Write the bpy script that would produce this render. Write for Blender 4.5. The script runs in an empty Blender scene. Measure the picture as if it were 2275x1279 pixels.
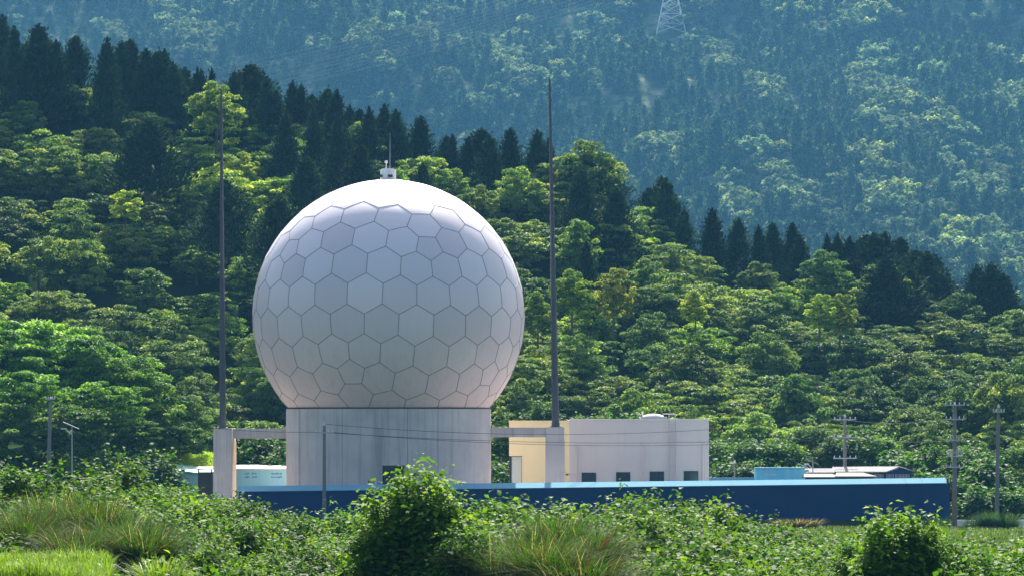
import bpy, bmesh, math, random
import numpy as np
from mathutils import Vector, Matrix
S = bpy.context.scene
rng = np.random.default_rng(7)
random.seed(7)
F = 8000.0; CX = 1137.5; HZ = 940.0; CAMZ = 12.0     # focal length in photo pixels, centre column, eye level row, eye height

# ------------------------------------------------------------------ camera, sky, sun, exposure
cd = bpy.data.cameras.new('camera'); cam = bpy.data.objects.new('camera', cd); S.collection.objects.link(cam)
cam.location = (0, 0, CAMZ); cam.rotation_euler = (math.radians(90), 0, 0)
cd.sensor_width = 36; cd.lens = 36 * F / 2275; cd.shift_y = (HZ - 639.5) / 2275
cd.clip_start = 1; cd.clip_end = 8000
S.camera = cam
SUN_EL, SUN_AZ = 44.0, 3.0
w = bpy.data.worlds.new('World'); S.world = w; w.use_nodes = True
nt = w.node_tree
sky = nt.nodes.new('ShaderNodeTexSky'); sky.sky_type = 'NISHITA'; sky.sun_disc = False; sky.dust_density = 4.0; sky.air_density = 1.0; sky.ozone_density = 1.0
sky.sun_elevation = math.radians(SUN_EL); sky.sun_rotation = math.radians(SUN_AZ)
nt.links.new(sky.outputs[0], nt.nodes['Background'].inputs[0]); nt.nodes['Background'].inputs[1].default_value = 0.10
ld = bpy.data.lights.new('sun', 'SUN'); ld.energy = 5.0; ld.angle = math.radians(0.5); ld.color = (1, 0.95, 0.86)
sun = bpy.data.objects.new('sun', ld); S.collection.objects.link(sun)
sv = Vector((math.sin(math.radians(SUN_AZ)) * math.cos(math.radians(SUN_EL)), math.cos(math.radians(SUN_AZ)) * math.cos(math.radians(SUN_EL)), math.sin(math.radians(SUN_EL))))
sun.rotation_euler = sv.to_track_quat('Z', 'Y').to_euler(); sun.location = (0, 0, 300)
vs = S.view_settings; vs.view_transform = 'Standard'; vs.look = 'None'; vs.gamma = 1; vs.exposure = 1.35
S.cycles.volume_bounces = 1

# ------------------------------------------------------------------ helpers
def P(px, py, Y):
    return Vector(((px - CX) / F * Y, Y, CAMZ + (HZ - py) / F * Y))
def Xp(px, Y): return (px - CX) / F * Y
def Zp(py, Y): return CAMZ + (HZ - py) / F * Y
def tag(o, label=None, cat=None, group=None, kind=None):
    if label: o['label'] = label
    if cat: o['category'] = cat
    if group: o['group'] = group
    if kind: o['kind'] = kind
    return o
def empty(name, loc, label, cat, group=None, rz=0):
    o = bpy.data.objects.new(name, None); S.collection.objects.link(o)
    o.location = loc; o.rotation_euler = (0, 0, rz); o.empty_display_size = 0.5
    return tag(o, label, cat, group)
def mesh_np(name, verts, faces_flat, nper, mats, tone=None, matidx=None, smooth=False):
    me = bpy.data.meshes.new(name)
    verts = np.asarray(verts, dtype=np.float32); faces_flat = np.asarray(faces_flat, dtype=np.int32)
    nf = len(faces_flat) // nper
    me.vertices.add(len(verts)); me.vertices.foreach_set('co', verts.ravel())
    me.loops.add(len(faces_flat)); me.loops.foreach_set('vertex_index', faces_flat)
    me.polygons.add(nf); me.polygons.foreach_set('loop_start', np.arange(nf, dtype=np.int32) * nper)
    try: me.polygons.foreach_set('loop_total', np.full(nf, nper, dtype=np.int32))
    except Exception: pass
    if matidx is not None: me.polygons.foreach_set('material_index', np.asarray(matidx, dtype=np.int32))
    if smooth: me.polygons.foreach_set('use_smooth', np.ones(nf, dtype=bool))
    for m in mats: me.materials.append(m)
    if tone is not None:
        a = me.attributes.new('tone', 'FLOAT', 'POINT'); a.data.foreach_set('value', np.asarray(tone, dtype=np.float32))
    me.update(calc_edges=True); me.validate()
    return me
def link(name, me, parent=None, loc=None):
    o = bpy.data.objects.new(name, me); S.collection.objects.link(o)
    if parent: o.parent = parent
    if loc is not None: o.location = loc
    return o
class MB:
    """collects boxes and tubes into one mesh"""
    def __init__(s): s.bm = bmesh.new()
    def box(s, x0, x1, y0, y1, z0, z1, rz=0):
        m = Matrix.Translation(((x0+x1)/2, (y0+y1)/2, (z0+z1)/2)) @ Matrix.Rotation(rz, 4, 'Z') @ Matrix.Diagonal((abs(x1-x0), abs(y1-y0), abs(z1-z0), 1))
        bmesh.ops.create_cube(s.bm, size=1, matrix=m); return s
    def tube(s, a, b, r0, r1=None, n=10, cap=True):
        a = Vector(a); b = Vector(b); r1 = r0 if r1 is None else r1
        d = b - a; L = d.length
        m = Matrix.Translation((a + b) / 2) @ d.to_track_quat('Z', 'Y').to_matrix().to_4x4()
        bmesh.ops.create_cone(s.bm, cap_ends=cap, segments=n, radius1=r0, radius2=r1, depth=L, matrix=m); return s
    def path(s, pts, radii, n=6):
        for i in range(len(pts) - 1): s.tube(pts[i], pts[i+1], radii[i], radii[i+1], n, True)
        return s
    def cable(s, pts, r, n=4):
        rings = []
        for i, p in enumerate(pts):
            p = Vector(p); d = (Vector(pts[min(i+1, len(pts)-1)]) - Vector(pts[max(i-1, 0)])).normalized()
            u = d.cross(Vector((0, 0, 1))).normalized(); v = u.cross(d)
            rings.append([s.bm.verts.new(p + u * r * math.cos(2*math.pi*k/n) + v * r * math.sin(2*math.pi*k/n)) for k in range(n)])
        for a, b in zip(rings[:-1], rings[1:]):
            for k in range(n): s.bm.faces.new((a[k], a[(k+1) % n], b[(k+1) % n], b[k]))
        return s
    def lathe(s, prof, c=(0, 0, 0), n=32):
        rings = [[s.bm.verts.new((c[0] + r*math.cos(2*math.pi*k/n), c[1] + r*math.sin(2*math.pi*k/n), c[2] + z)) for k in range(n)] for r, z in prof]
        for a, b in zip(rings[:-1], rings[1:]):
            for k in range(n): s.bm.faces.new((a[k], a[(k+1) % n], b[(k+1) % n], b[k]))
        s.bm.faces.new(rings[0][::-1]); s.bm.faces.new(rings[-1]); return s
    def poly(s, pts, thick):
        """prism: closed outline of points extruded by the vector thick"""
        a = [s.bm.verts.new(p) for p in pts]; b = [s.bm.verts.new(Vector(p) + Vector(thick)) for p in pts]
        s.bm.faces.new(a); s.bm.faces.new(b[::-1]); n = len(a)
        for k in range(n): s.bm.faces.new((a[k], b[k], b[(k+1) % n], a[(k+1) % n]))
        return s
    def build(s, name, mat, parent=None, loc=None, bevel=0, smooth=False):
        bmesh.ops.recalc_face_normals(s.bm, faces=s.bm.faces)
        if bevel: bmesh.ops.bevel(s.bm, geom=list(s.bm.edges), offset=bevel, segments=1, affect='EDGES')
        me = bpy.data.meshes.new(name); s.bm.to_mesh(me); s.bm.free()
        me.materials.append(mat)
        if smooth:
            for p in me.polygons: p.use_smooth = True
            try: me.set_sharp_from_angle(angle=math.radians(40))
            except Exception: pass
        return link(name, me, parent, loc)

# ------------------------------------------------------------------ materials
def newmat(name):
    m = bpy.data.materials.new(name); m.use_nodes = True
    return m, m.node_tree, m.node_tree.nodes['Principled BSDF']
def nd(t, typ, **kw):
    n = t.nodes.new(typ)
    for k, v in kw.items(): setattr(n, k, v)
    return n
def ramp(t, fac, stops):
    r = nd(t, 'ShaderNodeValToRGB'); e = r.color_ramp.elements
    while len(e) < len(stops): e.new(0.5)
    for el, (p, c) in zip(e, stops): el.position = p; el.color = (*c, 1)
    t.links.new(fac, r.inputs[0]); return r.outputs[0]
def noise(t, scale, vec=None, detail=4, rough=0.55):
    n = nd(t, 'ShaderNodeTexNoise'); n.inputs['Scale'].default_value = scale; n.inputs['Detail'].default_value = detail; n.inputs['Roughness'].default_value = rough
    if vec is not None: t.links.new(vec, n.inputs['Vector'])
    return n.outputs[0]
def coords(t, scale=(1, 1, 1), which='Object'):
    tc = nd(t, 'ShaderNodeTexCoord'); mp = nd(t, 'ShaderNodeMapping'); mp.inputs['Scale'].default_value = scale
    t.links.new(tc.outputs[which], mp.inputs[0]); return mp.outputs[0]
def mix(t, fac, a, b, mode='MIX'):
    m = nd(t, 'ShaderNodeMix', data_type='RGBA', blend_type=mode)
    for s_, v in ((0, fac), (6, a), (7, b)):
        if hasattr(v, 'links'): t.links.new(v, m.inputs[s_])
        elif s_ == 0: m.inputs[0].default_value = v
        else: m.inputs[s_].default_value = (*v, 1)
    return m.outputs[2]
def worn(name, col, dark, streak=0.5, rough=0.7, scale=0.6, bump=0.0, spec=0.15, metal=0.0):
    """painted or cast surface: base colour, blotches, vertical run-off streaks"""
    m, t, b = newmat(name)
    blot = noise(t, scale, coords(t), 6)
    st = noise(t, 1.4, coords(t, (1.3, 1.3, 0.06)), 5, 0.7)
    fine = noise(t, 14, coords(t), 3)
    c = mix(t, ramp(t, blot, [(0.35, (0, 0, 0)), (0.75, (0.55, 0.55, 0.55))]), col, dark)
    c = mix(t, ramp(t, st, [(0.50, (0, 0, 0)), (0.68, (streak,)*3)]), c, dark)
    c = mix(t, ramp(t, fine, [(0.3, (0, 0, 0)), (0.8, (0.18,)*3)]), c, dark)
    t.links.new(c, b.inputs['Base Color']); b.inputs['Roughness'].default_value = rough; b.inputs['Specular IOR Level'].default_value = spec
    b.inputs['Metallic'].default_value = metal
    if bump:
        bn = nd(t, 'ShaderNodeBump'); bn.inputs['Strength'].default_value = bump; t.links.new(fine, bn.inputs['Height']); t.links.new(bn.outputs[0], b.inputs['Normal'])
    return m
def leafmat(name, stops, transl=0.4, rough=0.5, spec=0.4, tint=(1.25, 1.2, 0.45), vary=0.25):
    m, t, b = newmat(name)
    at = nd(t, 'ShaderNodeAttribute', attribute_name='tone'); oi = nd(t, 'ShaderNodeObjectInfo')
    c = ramp(t, at.outputs['Fac'], stops)
    mr = nd(t, 'ShaderNodeMapRange'); mr.inputs[3].default_value = 1 - vary; mr.inputs[4].default_value = 1 + vary; t.links.new(oi.outputs['Random'], mr.inputs[0])
    cc = nd(t, 'ShaderNodeCombineColor')
    for i in range(3): t.links.new(mr.outputs[0], cc.inputs[i])
    c = mix(t, 1.0, c, cc.outputs[0], 'MULTIPLY')
    c = mix(t, 1.0, c, oi.outputs['Color'], 'MULTIPLY')
    t.links.new(c, b.inputs['Base Color']); b.inputs['Roughness'].default_value = rough; b.inputs['Specular IOR Level'].default_value = spec
    tr = nd(t, 'ShaderNodeBsdfTranslucent'); t.links.new(mix(t, 1.0, c, tint, 'MULTIPLY'), tr.inputs[0])
    ms = nd(t, 'ShaderNodeMixShader'); ms.inputs[0].default_value = transl
    t.links.new(b.outputs[0], ms.inputs[1]); t.links.new(tr.outputs[0], ms.inputs[2])
    t.links.new(ms.outputs[0], t.nodes['Material Output'].inputs[0])
    return m
def groundmat(name, stops, scale=0.15, detail=8):
    m, t, b = newmat(name)
    n = noise(t, scale, coords(t), detail, 0.65)
    t.links.new(ramp(t, n, stops), b.inputs['Base Color']); b.inputs['Roughness'].default_value = 1.0; b.inputs['Specular IOR Level'].default_value = 0.0
    return m
M = {}
M['leaf_mid'] = leafmat('leaf_mid', [(0.0, (0.022, 0.062, 0.014)), (0.5, (0.092, 0.175, 0.036)), (1.0, (0.34, 0.42, 0.125))], 0.43, 0.6, 0.22, (1.25, 1.2, 0.5))
M['leaf_near'] = leafmat('leaf_near', [(0.0, (0.010, 0.036, 0.005)), (0.55, (0.038, 0.112, 0.010)), (1.0, (0.14, 0.225, 0.028))], 0.46, 0.6, 0.11)
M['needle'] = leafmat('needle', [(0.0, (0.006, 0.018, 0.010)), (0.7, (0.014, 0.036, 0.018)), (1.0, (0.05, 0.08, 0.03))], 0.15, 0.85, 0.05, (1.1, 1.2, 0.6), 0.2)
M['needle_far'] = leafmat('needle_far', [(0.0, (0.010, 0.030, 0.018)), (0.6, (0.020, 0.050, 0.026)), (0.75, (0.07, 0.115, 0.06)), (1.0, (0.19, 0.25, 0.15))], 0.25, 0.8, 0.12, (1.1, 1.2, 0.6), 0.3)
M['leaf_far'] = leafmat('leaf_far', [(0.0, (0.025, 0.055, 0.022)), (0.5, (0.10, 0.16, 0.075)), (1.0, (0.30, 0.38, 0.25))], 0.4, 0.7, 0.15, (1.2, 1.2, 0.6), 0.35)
M['reed'] = leafmat('reed', [(0.0, (0.09, 0.032, 0.014)), (0.3, (0.06, 0.055, 0.015)), (0.6, (0.022, 0.075, 0.008)), (0.95, (0.055, 0.15, 0.012)), (1.0, (0.30, 0.30, 0.18))], 0.45, 0.7, 0.06, (1.2, 1.1, 0.5), 0.1)
M['grass'] = leafmat('grass', [(0.0, (0.06, 0.14, 0.010)), (0.6, (0.11, 0.22, 0.014)), (1.0, (0.22, 0.30, 0.04))], 0.45, 0.5, 0.3, (1.2, 1.2, 0.4), 0.1)
M['bark'] = worn('bark', (0.13, 0.10, 0.075), (0.05, 0.04, 0.03), 0.6, 0.9, 2)
M['ground'] = groundmat('ground', [(0.3, (0.015, 0.03, 0.01)), (0.5, (0.03, 0.055, 0.015)), (0.66, (0.06, 0.075, 0.025)), (0.8, (0.12, 0.08, 0.055))], 0.12)
M['hill'] = groundmat('hill', [(0.3, (0.008, 0.018, 0.007)), (0.6, (0.018, 0.032, 0.012)), (0.85, (0.03, 0.045, 0.02))], 0.1)
M['mount'] = groundmat('mount', [(0.3, (0.02, 0.045, 0.025)), (0.48, (0.05, 0.08, 0.04)), (0.58, (0.16, 0.17, 0.10)), (0.72, (0.36, 0.31, 0.24))], 0.06)
M['concrete'] = worn('concrete', (0.66, 0.60, 0.58), (0.38, 0.34, 0.34), 0.7, 0.85, 0.35)
M['court'] = worn('court', (0.42, 0.38, 0.34), (0.28, 0.26, 0.23), 0.0, 0.9, 0.2)
M['grey_wall'] = worn('grey_wall', (0.62, 0.585, 0.58), (0.50, 0.475, 0.48), 0.3, 0.8, 0.25)
M['yellow_wall'] = worn('yellow_wall', (0.88, 0.74, 0.45), (0.78, 0.65, 0.40), 0.3, 0.8, 0.25)
M['sunlit_buff'] = worn('sunlit_buff', (0.68, 0.54, 0.40), (0.5, 0.36, 0.25), 0.4, 0.8, 0.5)
M['navy'] = worn('navy', (0.003, 0.040, 0.145), (0.003, 0.030, 0.11), 0.25, 0.65, 0.15, 0, 0.2)
M['coping'] = worn('coping', (0.20, 0.40, 0.50), (0.16, 0.34, 0.44), 0.2, 0.9, 0.4, 0, 0.05)
M['cyan_sheet'] = worn('cyan_sheet', (0.17, 0.66, 0.80), (0.35, 0.75, 0.8), 0.9, 0.5, 0.8)
M['cyan_pale'] = worn('cyan_pale', (0.36, 0.66, 0.74), (0.24, 0.55, 0.7), 0.5, 0.5, 0.3)
M['green_roof'] = worn('green_roof', (0.32, 0.58, 0.47), (0.26, 0.5, 0.42), 0.2, 0.6, 0.4)
M['white'] = worn('white', (0.78, 0.78, 0.76), (0.55, 0.54, 0.52), 0.3, 0.5, 1.0)
M['mast'] = worn('mast', (0.085, 0.085, 0.105), (0.05, 0.05, 0.065), 0.3, 0.65, 0.6, 0, 0.4)
M['galvanised'] = worn('galvanised', (0.72, 0.74, 0.76), (0.6, 0.62, 0.65), 0.1, 0.6, 2.0)
M['steel'] = worn('steel', (0.42, 0.44, 0.46), (0.28, 0.29, 0.31), 0.3, 0.55, 2.0, 0, 0.5)
M['polewood'] = worn('polewood', (0.24, 0.23, 0.23), (0.13, 0.12, 0.12), 0.6, 0.85, 1.0)
M['arm'] = worn('arm', (0.50, 0.50, 0.50), (0.3, 0.3, 0.3), 0.2, 0.7, 1.0)
M['porcelain'] = worn('porcelain', (0.7, 0.7, 0.7), (0.4, 0.4, 0.4), 0.1, 0.3, 3.0)
M['dark'] = worn('dark', (0.012, 0.017, 0.022), (0.02, 0.025, 0.03), 0.1, 0.35, 1.0, 0, 0.5)
M['glass'] = worn('glass', (0.02, 0.035, 0.04), (0.012, 0.02, 0.025), 0.1, 0.12, 1.0, 0, 0.6)
M['door_grey'] = worn('door_grey', (0.52, 0.58, 0.58), (0.42, 0.48, 0.5), 0.2, 0.3, 1.0)
M['cable'] = worn('cable', (0.05, 0.05, 0.06), (0.03, 0.03, 0.03), 0, 0.6, 1.0)
M['cable_far'] = worn('cable_far', (0.10, 0.10, 0.13), (0.08, 0.08, 0.1), 0, 0.8, 1.0, 0, 0.1)
M['sealant'] = worn('sealant', (0.33, 0.30, 0.32), (0.22, 0.20, 0.21), 0.3, 0.6, 1.0)
M['rust'] = worn('rust', (0.36, 0.15, 0.07), (0.2, 0.09, 0.05), 0.5, 0.8, 1.0)
M['roof_grey'] = worn('roof_grey', (0.22, 0.21, 0.22), (0.13, 0.12, 0.13), 0.4, 0.85, 1.2)
M['roof_cream'] = worn('roof_cream', (0.30, 0.28, 0.25), (0.20, 0.18, 0.16), 0.3, 0.8, 0.8)
M['brick'] = worn('brick', (0.20, 0.09, 0.06), (0.12, 0.06, 0.045), 0.3, 0.9, 1.0)
M['solar'] = worn('solar', (0.30, 0.34, 0.42), (0.2, 0.24, 0.3), 0.1, 0.25, 1.0, 0, 0.7)
M['flower'] = worn('ink', (0.10, 0.28, 0.45), (0.08, 0.22, 0.4), 0.1, 0.6, 1.0)
# radome shell: per-panel tone, warm ground bounce painted into the lower half, faint run-off streaks
m, t, b = newmat('radome_shell')
at = nd(t, 'ShaderNodeAttribute', attribute_name='tone')
pc = ramp(t, at.outputs['Fac'], [(0, (0.60, 0.54, 0.58)), (1, (0.73, 0.67, 0.71))])
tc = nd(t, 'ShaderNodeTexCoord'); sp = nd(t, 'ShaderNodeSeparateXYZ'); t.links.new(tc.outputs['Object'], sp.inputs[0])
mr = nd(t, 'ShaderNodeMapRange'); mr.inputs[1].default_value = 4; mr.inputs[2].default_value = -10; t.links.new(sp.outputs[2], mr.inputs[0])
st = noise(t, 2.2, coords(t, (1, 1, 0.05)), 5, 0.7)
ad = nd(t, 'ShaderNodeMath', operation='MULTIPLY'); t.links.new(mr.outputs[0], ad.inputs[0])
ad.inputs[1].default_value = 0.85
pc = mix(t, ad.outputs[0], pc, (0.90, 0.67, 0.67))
ad2 = nd(t, 'ShaderNodeMath', operation='MULTIPLY'); t.links.new(mr.outputs[0], ad2.inputs[0]); t.links.new(ramp(t, st, [(0.5, (0, 0, 0)), (0.8, (0.5, 0.5, 0.5))]), ad2.inputs[1])
pc = mix(t, ad2.outputs[0], pc, (0.44, 0.34, 0.34))
t.links.new(pc, b.inputs['Base Color']); b.inputs['Roughness'].default_value = 0.48; b.inputs['Specular IOR Level'].default_value = 0.8
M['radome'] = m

# ------------------------------------------------------------------ terrain
def interp(x, tab): return np.interp(x, [a for a, _ in tab], [b for _, b in tab])
RIDGE = [(-600, 20), (0, 55), (100, 75), (200, 100), (360, 135), (450, 165), (560, 165), (650, 195), (740, 215), (860, 250), (950, 275), (1080, 300), (1200, 305), (1320, 330), (1470, 405), (1580, 480), (1700, 510), (1800, 520), (1950, 535), (2070, 580), (2200, 600), (2275, 640), (2900, 760)]   # row of the tree tops
CANOPY = [(-400, 1065), (300, 1065), (520, 1080), (580, 1105), (700, 1142), (800, 1160), (900, 1152), (1030, 1135), (1300, 1122), (1540, 1135), (1620, 1160), (1750, 1182), (1900, 1190), (2275, 1185), (2700, 1185)]
def sm(t): t = np.clip(t, 0, 1); return t * t * (3 - 2 * t)
def vnoise(x, y, s, seed=0):
    r = np.random.default_rng(seed); T = r.random((64, 64))
    fx, fy = x / s, y / s; ix, iy = np.floor(fx).astype(int), np.floor(fy).astype(int); u, v = sm(fx - ix), sm(fy - iy)
    g = lambda a, b: T[a % 64, b % 64]
    return (g(ix, iy)*(1-u)*(1-v) + g(ix+1, iy)*u*(1-v) + g(ix, iy+1)*(1-u)*v + g(ix+1, iy+1)*u*v) * 2 - 1
Y_HILL0, Y_RIDGE = 447.0, 600.0
def ridge_z(x): return CAMZ + (HZ - (interp(x / Y_RIDGE * F + CX, RIDGE) + 105)) / F * Y_RIDGE
def zg(x, y):
    x = np.asarray(x, float); y = np.asarray(y, float)
    u = x / np.maximum(y, 60) * F + CX
    zc = CAMZ - (interp(u, CANOPY) - HZ) / F * 190 - 3.25
    fore = 3.6 + (zc - 3.6) * sm((y - 105) / 70)
    z = fore + (1.0 - fore) * sm((y - 195) / 90)
    inside = sm((y - 381) / 5.0) * (1 - sm((x - 43) / 6))
    z = z + 2.0 * inside
    z = z + 6.5 * np.exp(-((x + 60) / 15)**2 - ((y - 432) / 22)**2)
    R = ridge_z(x); tt = np.clip((y - Y_HILL0) / (Y_RIDGE - Y_HILL0), 0, 1)
    up = tt * (0.75 + 0.25 * tt)
    base = np.where(y > Y_HILL0 - 10, np.maximum(z, 1.0), z)
    z = base + (R - base) * up * (y > Y_HILL0)
    z = z + np.where(y > Y_HILL0 + 15, 1.8 * vnoise(x, y, 23, 3), 0) * np.clip((y - Y_HILL0 - 15) / 20, 0, 1) * (1 - sm((y - 580) / 20))
    z = np.where(y > Y_RIDGE + 6, np.maximum(R - (y - Y_RIDGE - 6) * 0.45, -2), z)
    return z
def zm(x, y):
    x = np.asarray(x, float); y = np.asarray(y, float)
    z = np.where(y < 1900, -2 + 60 * sm((y - 1560) / 340), 58 + (y - 1900) * 0.335)
    a = sm((y - 1600) / 300)
    z = z + a * (44 * vnoise(x * .9 + y * .35, y * .6, 150, 5) + 12 * vnoise(x, y, 80, 6) + 3 * vnoise(x, y, 40, 8)) + a * 0.03 * x
    return z
def sheet(name, fn, xs, ys, mat):
    X, Y = np.meshgrid(xs, ys); Z = fn(X, Y)
    v = np.stack([X.ravel(), Y.ravel(), Z.ravel()], 1); nx, ny = len(xs), len(ys)
    i = np.arange(nx - 1)[None, :] + np.arange(ny - 1)[:, None] * nx
    f = np.stack([i, i + 1, i + 1 + nx, i + nx], -1).ravel()
    o = link(name, mesh_np(name, v, f, 4, [mat], smooth=True)); return tag(o, kind='structure')
sheet('ground', zg, np.linspace(-400, 400, 321), np.concatenate([np.linspace(-200, 360, 140), np.linspace(364, 447, 43)]), M['ground'])
sheet('hillside', zg, np.linspace(-400, 400, 161), np.concatenate([np.linspace(447, 610, 48), np.linspace(620, 1100, 40)]), M['hill'])
sheet('valley_floor', lambda x, y: np.full_like(x, -2.2), np.linspace(-1250, 1250, 20), np.linspace(1000, 1660, 8), M['hill'])
sheet('mountain', zm, np.linspace(-1250, 1250, 200), np.linspace(1560, 3100, 150), M['mount'])
YC = 400.0                                     # distance of the radome
cs = MB(); cs.box(-48, 47, 386.5, 440, 2.6, 3.05); o = cs.build('yard', M['court']); tag(o, kind='structure')

# ------------------------------------------------------------------ foliage meshes
def unit(v): return v / np.maximum(np.linalg.norm(v, axis=-1, keepdims=True), 1e-9)
def leaves(c, axis, nrm, L, W, fold=0.15):
    """folded diamond leaves: four points, two triangles each"""
    axis = unit(axis); side = unit(np.cross(nrm, axis)); up = np.cross(axis, side)
    L = L[:, None]; W = W[:, None]
    v = np.stack([c - axis*L*0.5, c + side*W*0.5 + up*L*fold, c + axis*L*0.5, c - side*W*0.5 + up*L*fold], 1).reshape(-1, 3)
    n = len(c); i = np.arange(n)[:, None] * 4
    f = np.concatenate([i, i+1, i+2, i, i+2, i+3], 1).ravel()
    return v, f
def trunk_mesh(name, h, r, r_, limbs=5, spread=2.5, seed=0, top=0.75):
    R = random.Random(seed); mb = MB()
    pts = [Vector((0, 0, -1.0))]; 
    for k in range(1, 5): pts.append(Vector((R.uniform(-.15, .15)*k, R.uniform(-.15, .15)*k, h*top*k/4)))
    mb.path(pts, [r*1.25, r, r*.8, r*.6, r*.3], 7)
    for k in range(limbs):
        a = 2*math.pi*k/limbs + R.uniform(-.4, .4); b = pts[2 + k % 2].lerp(pts[3], R.random())
        e = Vector((math.cos(a)*spread, math.sin(a)*spread, h*R.uniform(.55, .85))); mid = b.lerp(e, .5) + Vector((0, 0, -.3))
        mb.path([b, mid, e], [r*.4, r*.28, r*.1], 5)
    o = mb.build(name, M['bark'], smooth=True); me = o.data; bpy.data.objects.remove(o); return me
def broad_crown(name, mat, rad, h, nclump, per, leaf, seed, flat=0.5, droop=0.25, base=0.3, ybias=0.0, skirt=0.28):
    g = np.random.default_rng(seed)
    V = []; T = []; A = []; N_ = []; LL = []
    # uneven crown: a few big lobes, each carrying clumps
    nl = 6; la = np.arange(nl) * 2*np.pi/nl + g.uniform(-.4, .4, nl)
    lobes = [(np.array([np.cos(a)*rad*.48, np.sin(a)*rad*.48, h*g.uniform(.5, .72)]), rad*g.uniform(.42, .6)) for a in la] + [(np.array([g.uniform(-.15, .15)*rad, g.uniform(-.15, .15)*rad, h*.76]), rad*g.uniform(.5, .62))]
    for k in range(nclump):
        lc, lr = lobes[k % len(lobes)]
        d = unit(g.normal(size=3)); d[2] = d[2]*0.9 + 0.25; d = unit(d)
        cc = lc + d * np.array([lr, lr, min(lr, h*.27)]) * g.uniform(.75, 1.08)
        if g.random() < skirt:
            aa = g.random()*2*np.pi; cc = np.array([np.cos(aa)*rad*.8, np.sin(aa)*rad*.8, h*g.uniform(.08, .5)]) * np.array([g.uniform(.7, 1)]*2 + [1])
        cr = rad * g.uniform(.13, .25); ct = g.random()
        n = int(per * g.uniform(.6, 1.4))
        dd = unit(g.normal(size=(n, 3))); dd[:, 2] = np.abs(dd[:, 2]) * np.where(g.random(n) < .85, 1, -.6)
        rr = cr * g.uniform(.55, 1.05, n)[:, None]
        p = cc + dd * rr * np.array([1, 1, flat])
        nr = unit(dd + np.array([0, 0, .5]) + g.normal(size=(n, 3)) * .45)
        ax = unit(dd * np.array([1, 1, .2]) + g.normal(size=(n, 3)) * .5 - np.array([0, 0, droop]))
        V.append(p); A.append(ax); N_.append(nr)
        T.append(np.clip(ct*.55 + g.random(n)*.45 + ybias*(cc[2]/h > .75), 0, 1)); LL.append(leaf * g.uniform(.6, 1.35, n))
    p = np.concatenate(V); ax = np.concatenate(A); nr = np.concatenate(N_); tn = np.concatenate(T); L = np.concatenate(LL)
    v, f = leaves(p, ax, nr, L, L * .62)
    return mesh_np(name, v, f, 3, [mat], np.repeat(tn, 4))
def conifer_crown(name, mat, h, rad, nb, per, leaf, seed, power=0.75, round_=0.35):
    g = np.random.default_rng(seed)
    z = g.random(nb) ** 1.05; a = g.random(nb) * 2 * np.pi
    prof = rad * np.minimum(1, (1 - z) ** power * 1.08) * (0.72 + 0.28 * np.minimum(1, z / .12))
    lob = 1 + .20*np.sin(a*3 + seed + z*3) + .13*np.sin(a*5 + z*11 + seed*2) + .10*np.sin(z*23 + a*2 + seed) + g.normal(size=nb) * .12
    rr = prof * lob * g.uniform(.72, 1.0, nb)
    bz = h * (.06 + .9 * z); n = nb * per
    s = np.tile(np.linspace(.35, 1, per), nb)
    ca, sa = np.repeat(np.cos(a), per), np.repeat(np.sin(a), per)
    R_ = np.repeat(rr, per) * s; Z = np.repeat(bz, per) + np.repeat(rr, per) * (s - .6) * .55
    c = np.stack([ca*R_, sa*R_, Z], 1) + g.normal(size=(n, 3)) * leaf * .5
    ax = np.stack([ca*.55, sa*.55, np.full(n, .75)], 1) + g.normal(size=(n, 3)) * .3
    nr = np.stack([ca, sa, np.full(n, .35)], 1) + g.normal(size=(n, 3)) * .5
    # leader spikes
    k = int(n * .04) + 8; zt = g.random(k)
    c = np.concatenate([c, np.stack([g.normal(size=k)*.05*rad*(1.2-zt), g.normal(size=k)*.05*rad*(1.2-zt), h*(.84 + .17*zt)], 1)])
    ax = np.concatenate([ax, np.stack([g.normal(size=k)*.3, g.normal(size=k)*.3, np.ones(k)], 1)]); nr = np.concatenate([nr, g.normal(size=(k, 3))])
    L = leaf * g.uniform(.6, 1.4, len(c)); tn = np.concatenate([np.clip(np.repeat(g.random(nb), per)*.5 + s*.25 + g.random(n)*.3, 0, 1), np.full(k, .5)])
    v, f = leaves(c, ax, nr, L, L * .42)
    return mesh_np(name, v, f, 3, [mat], np.repeat(tn, 4))
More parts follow.
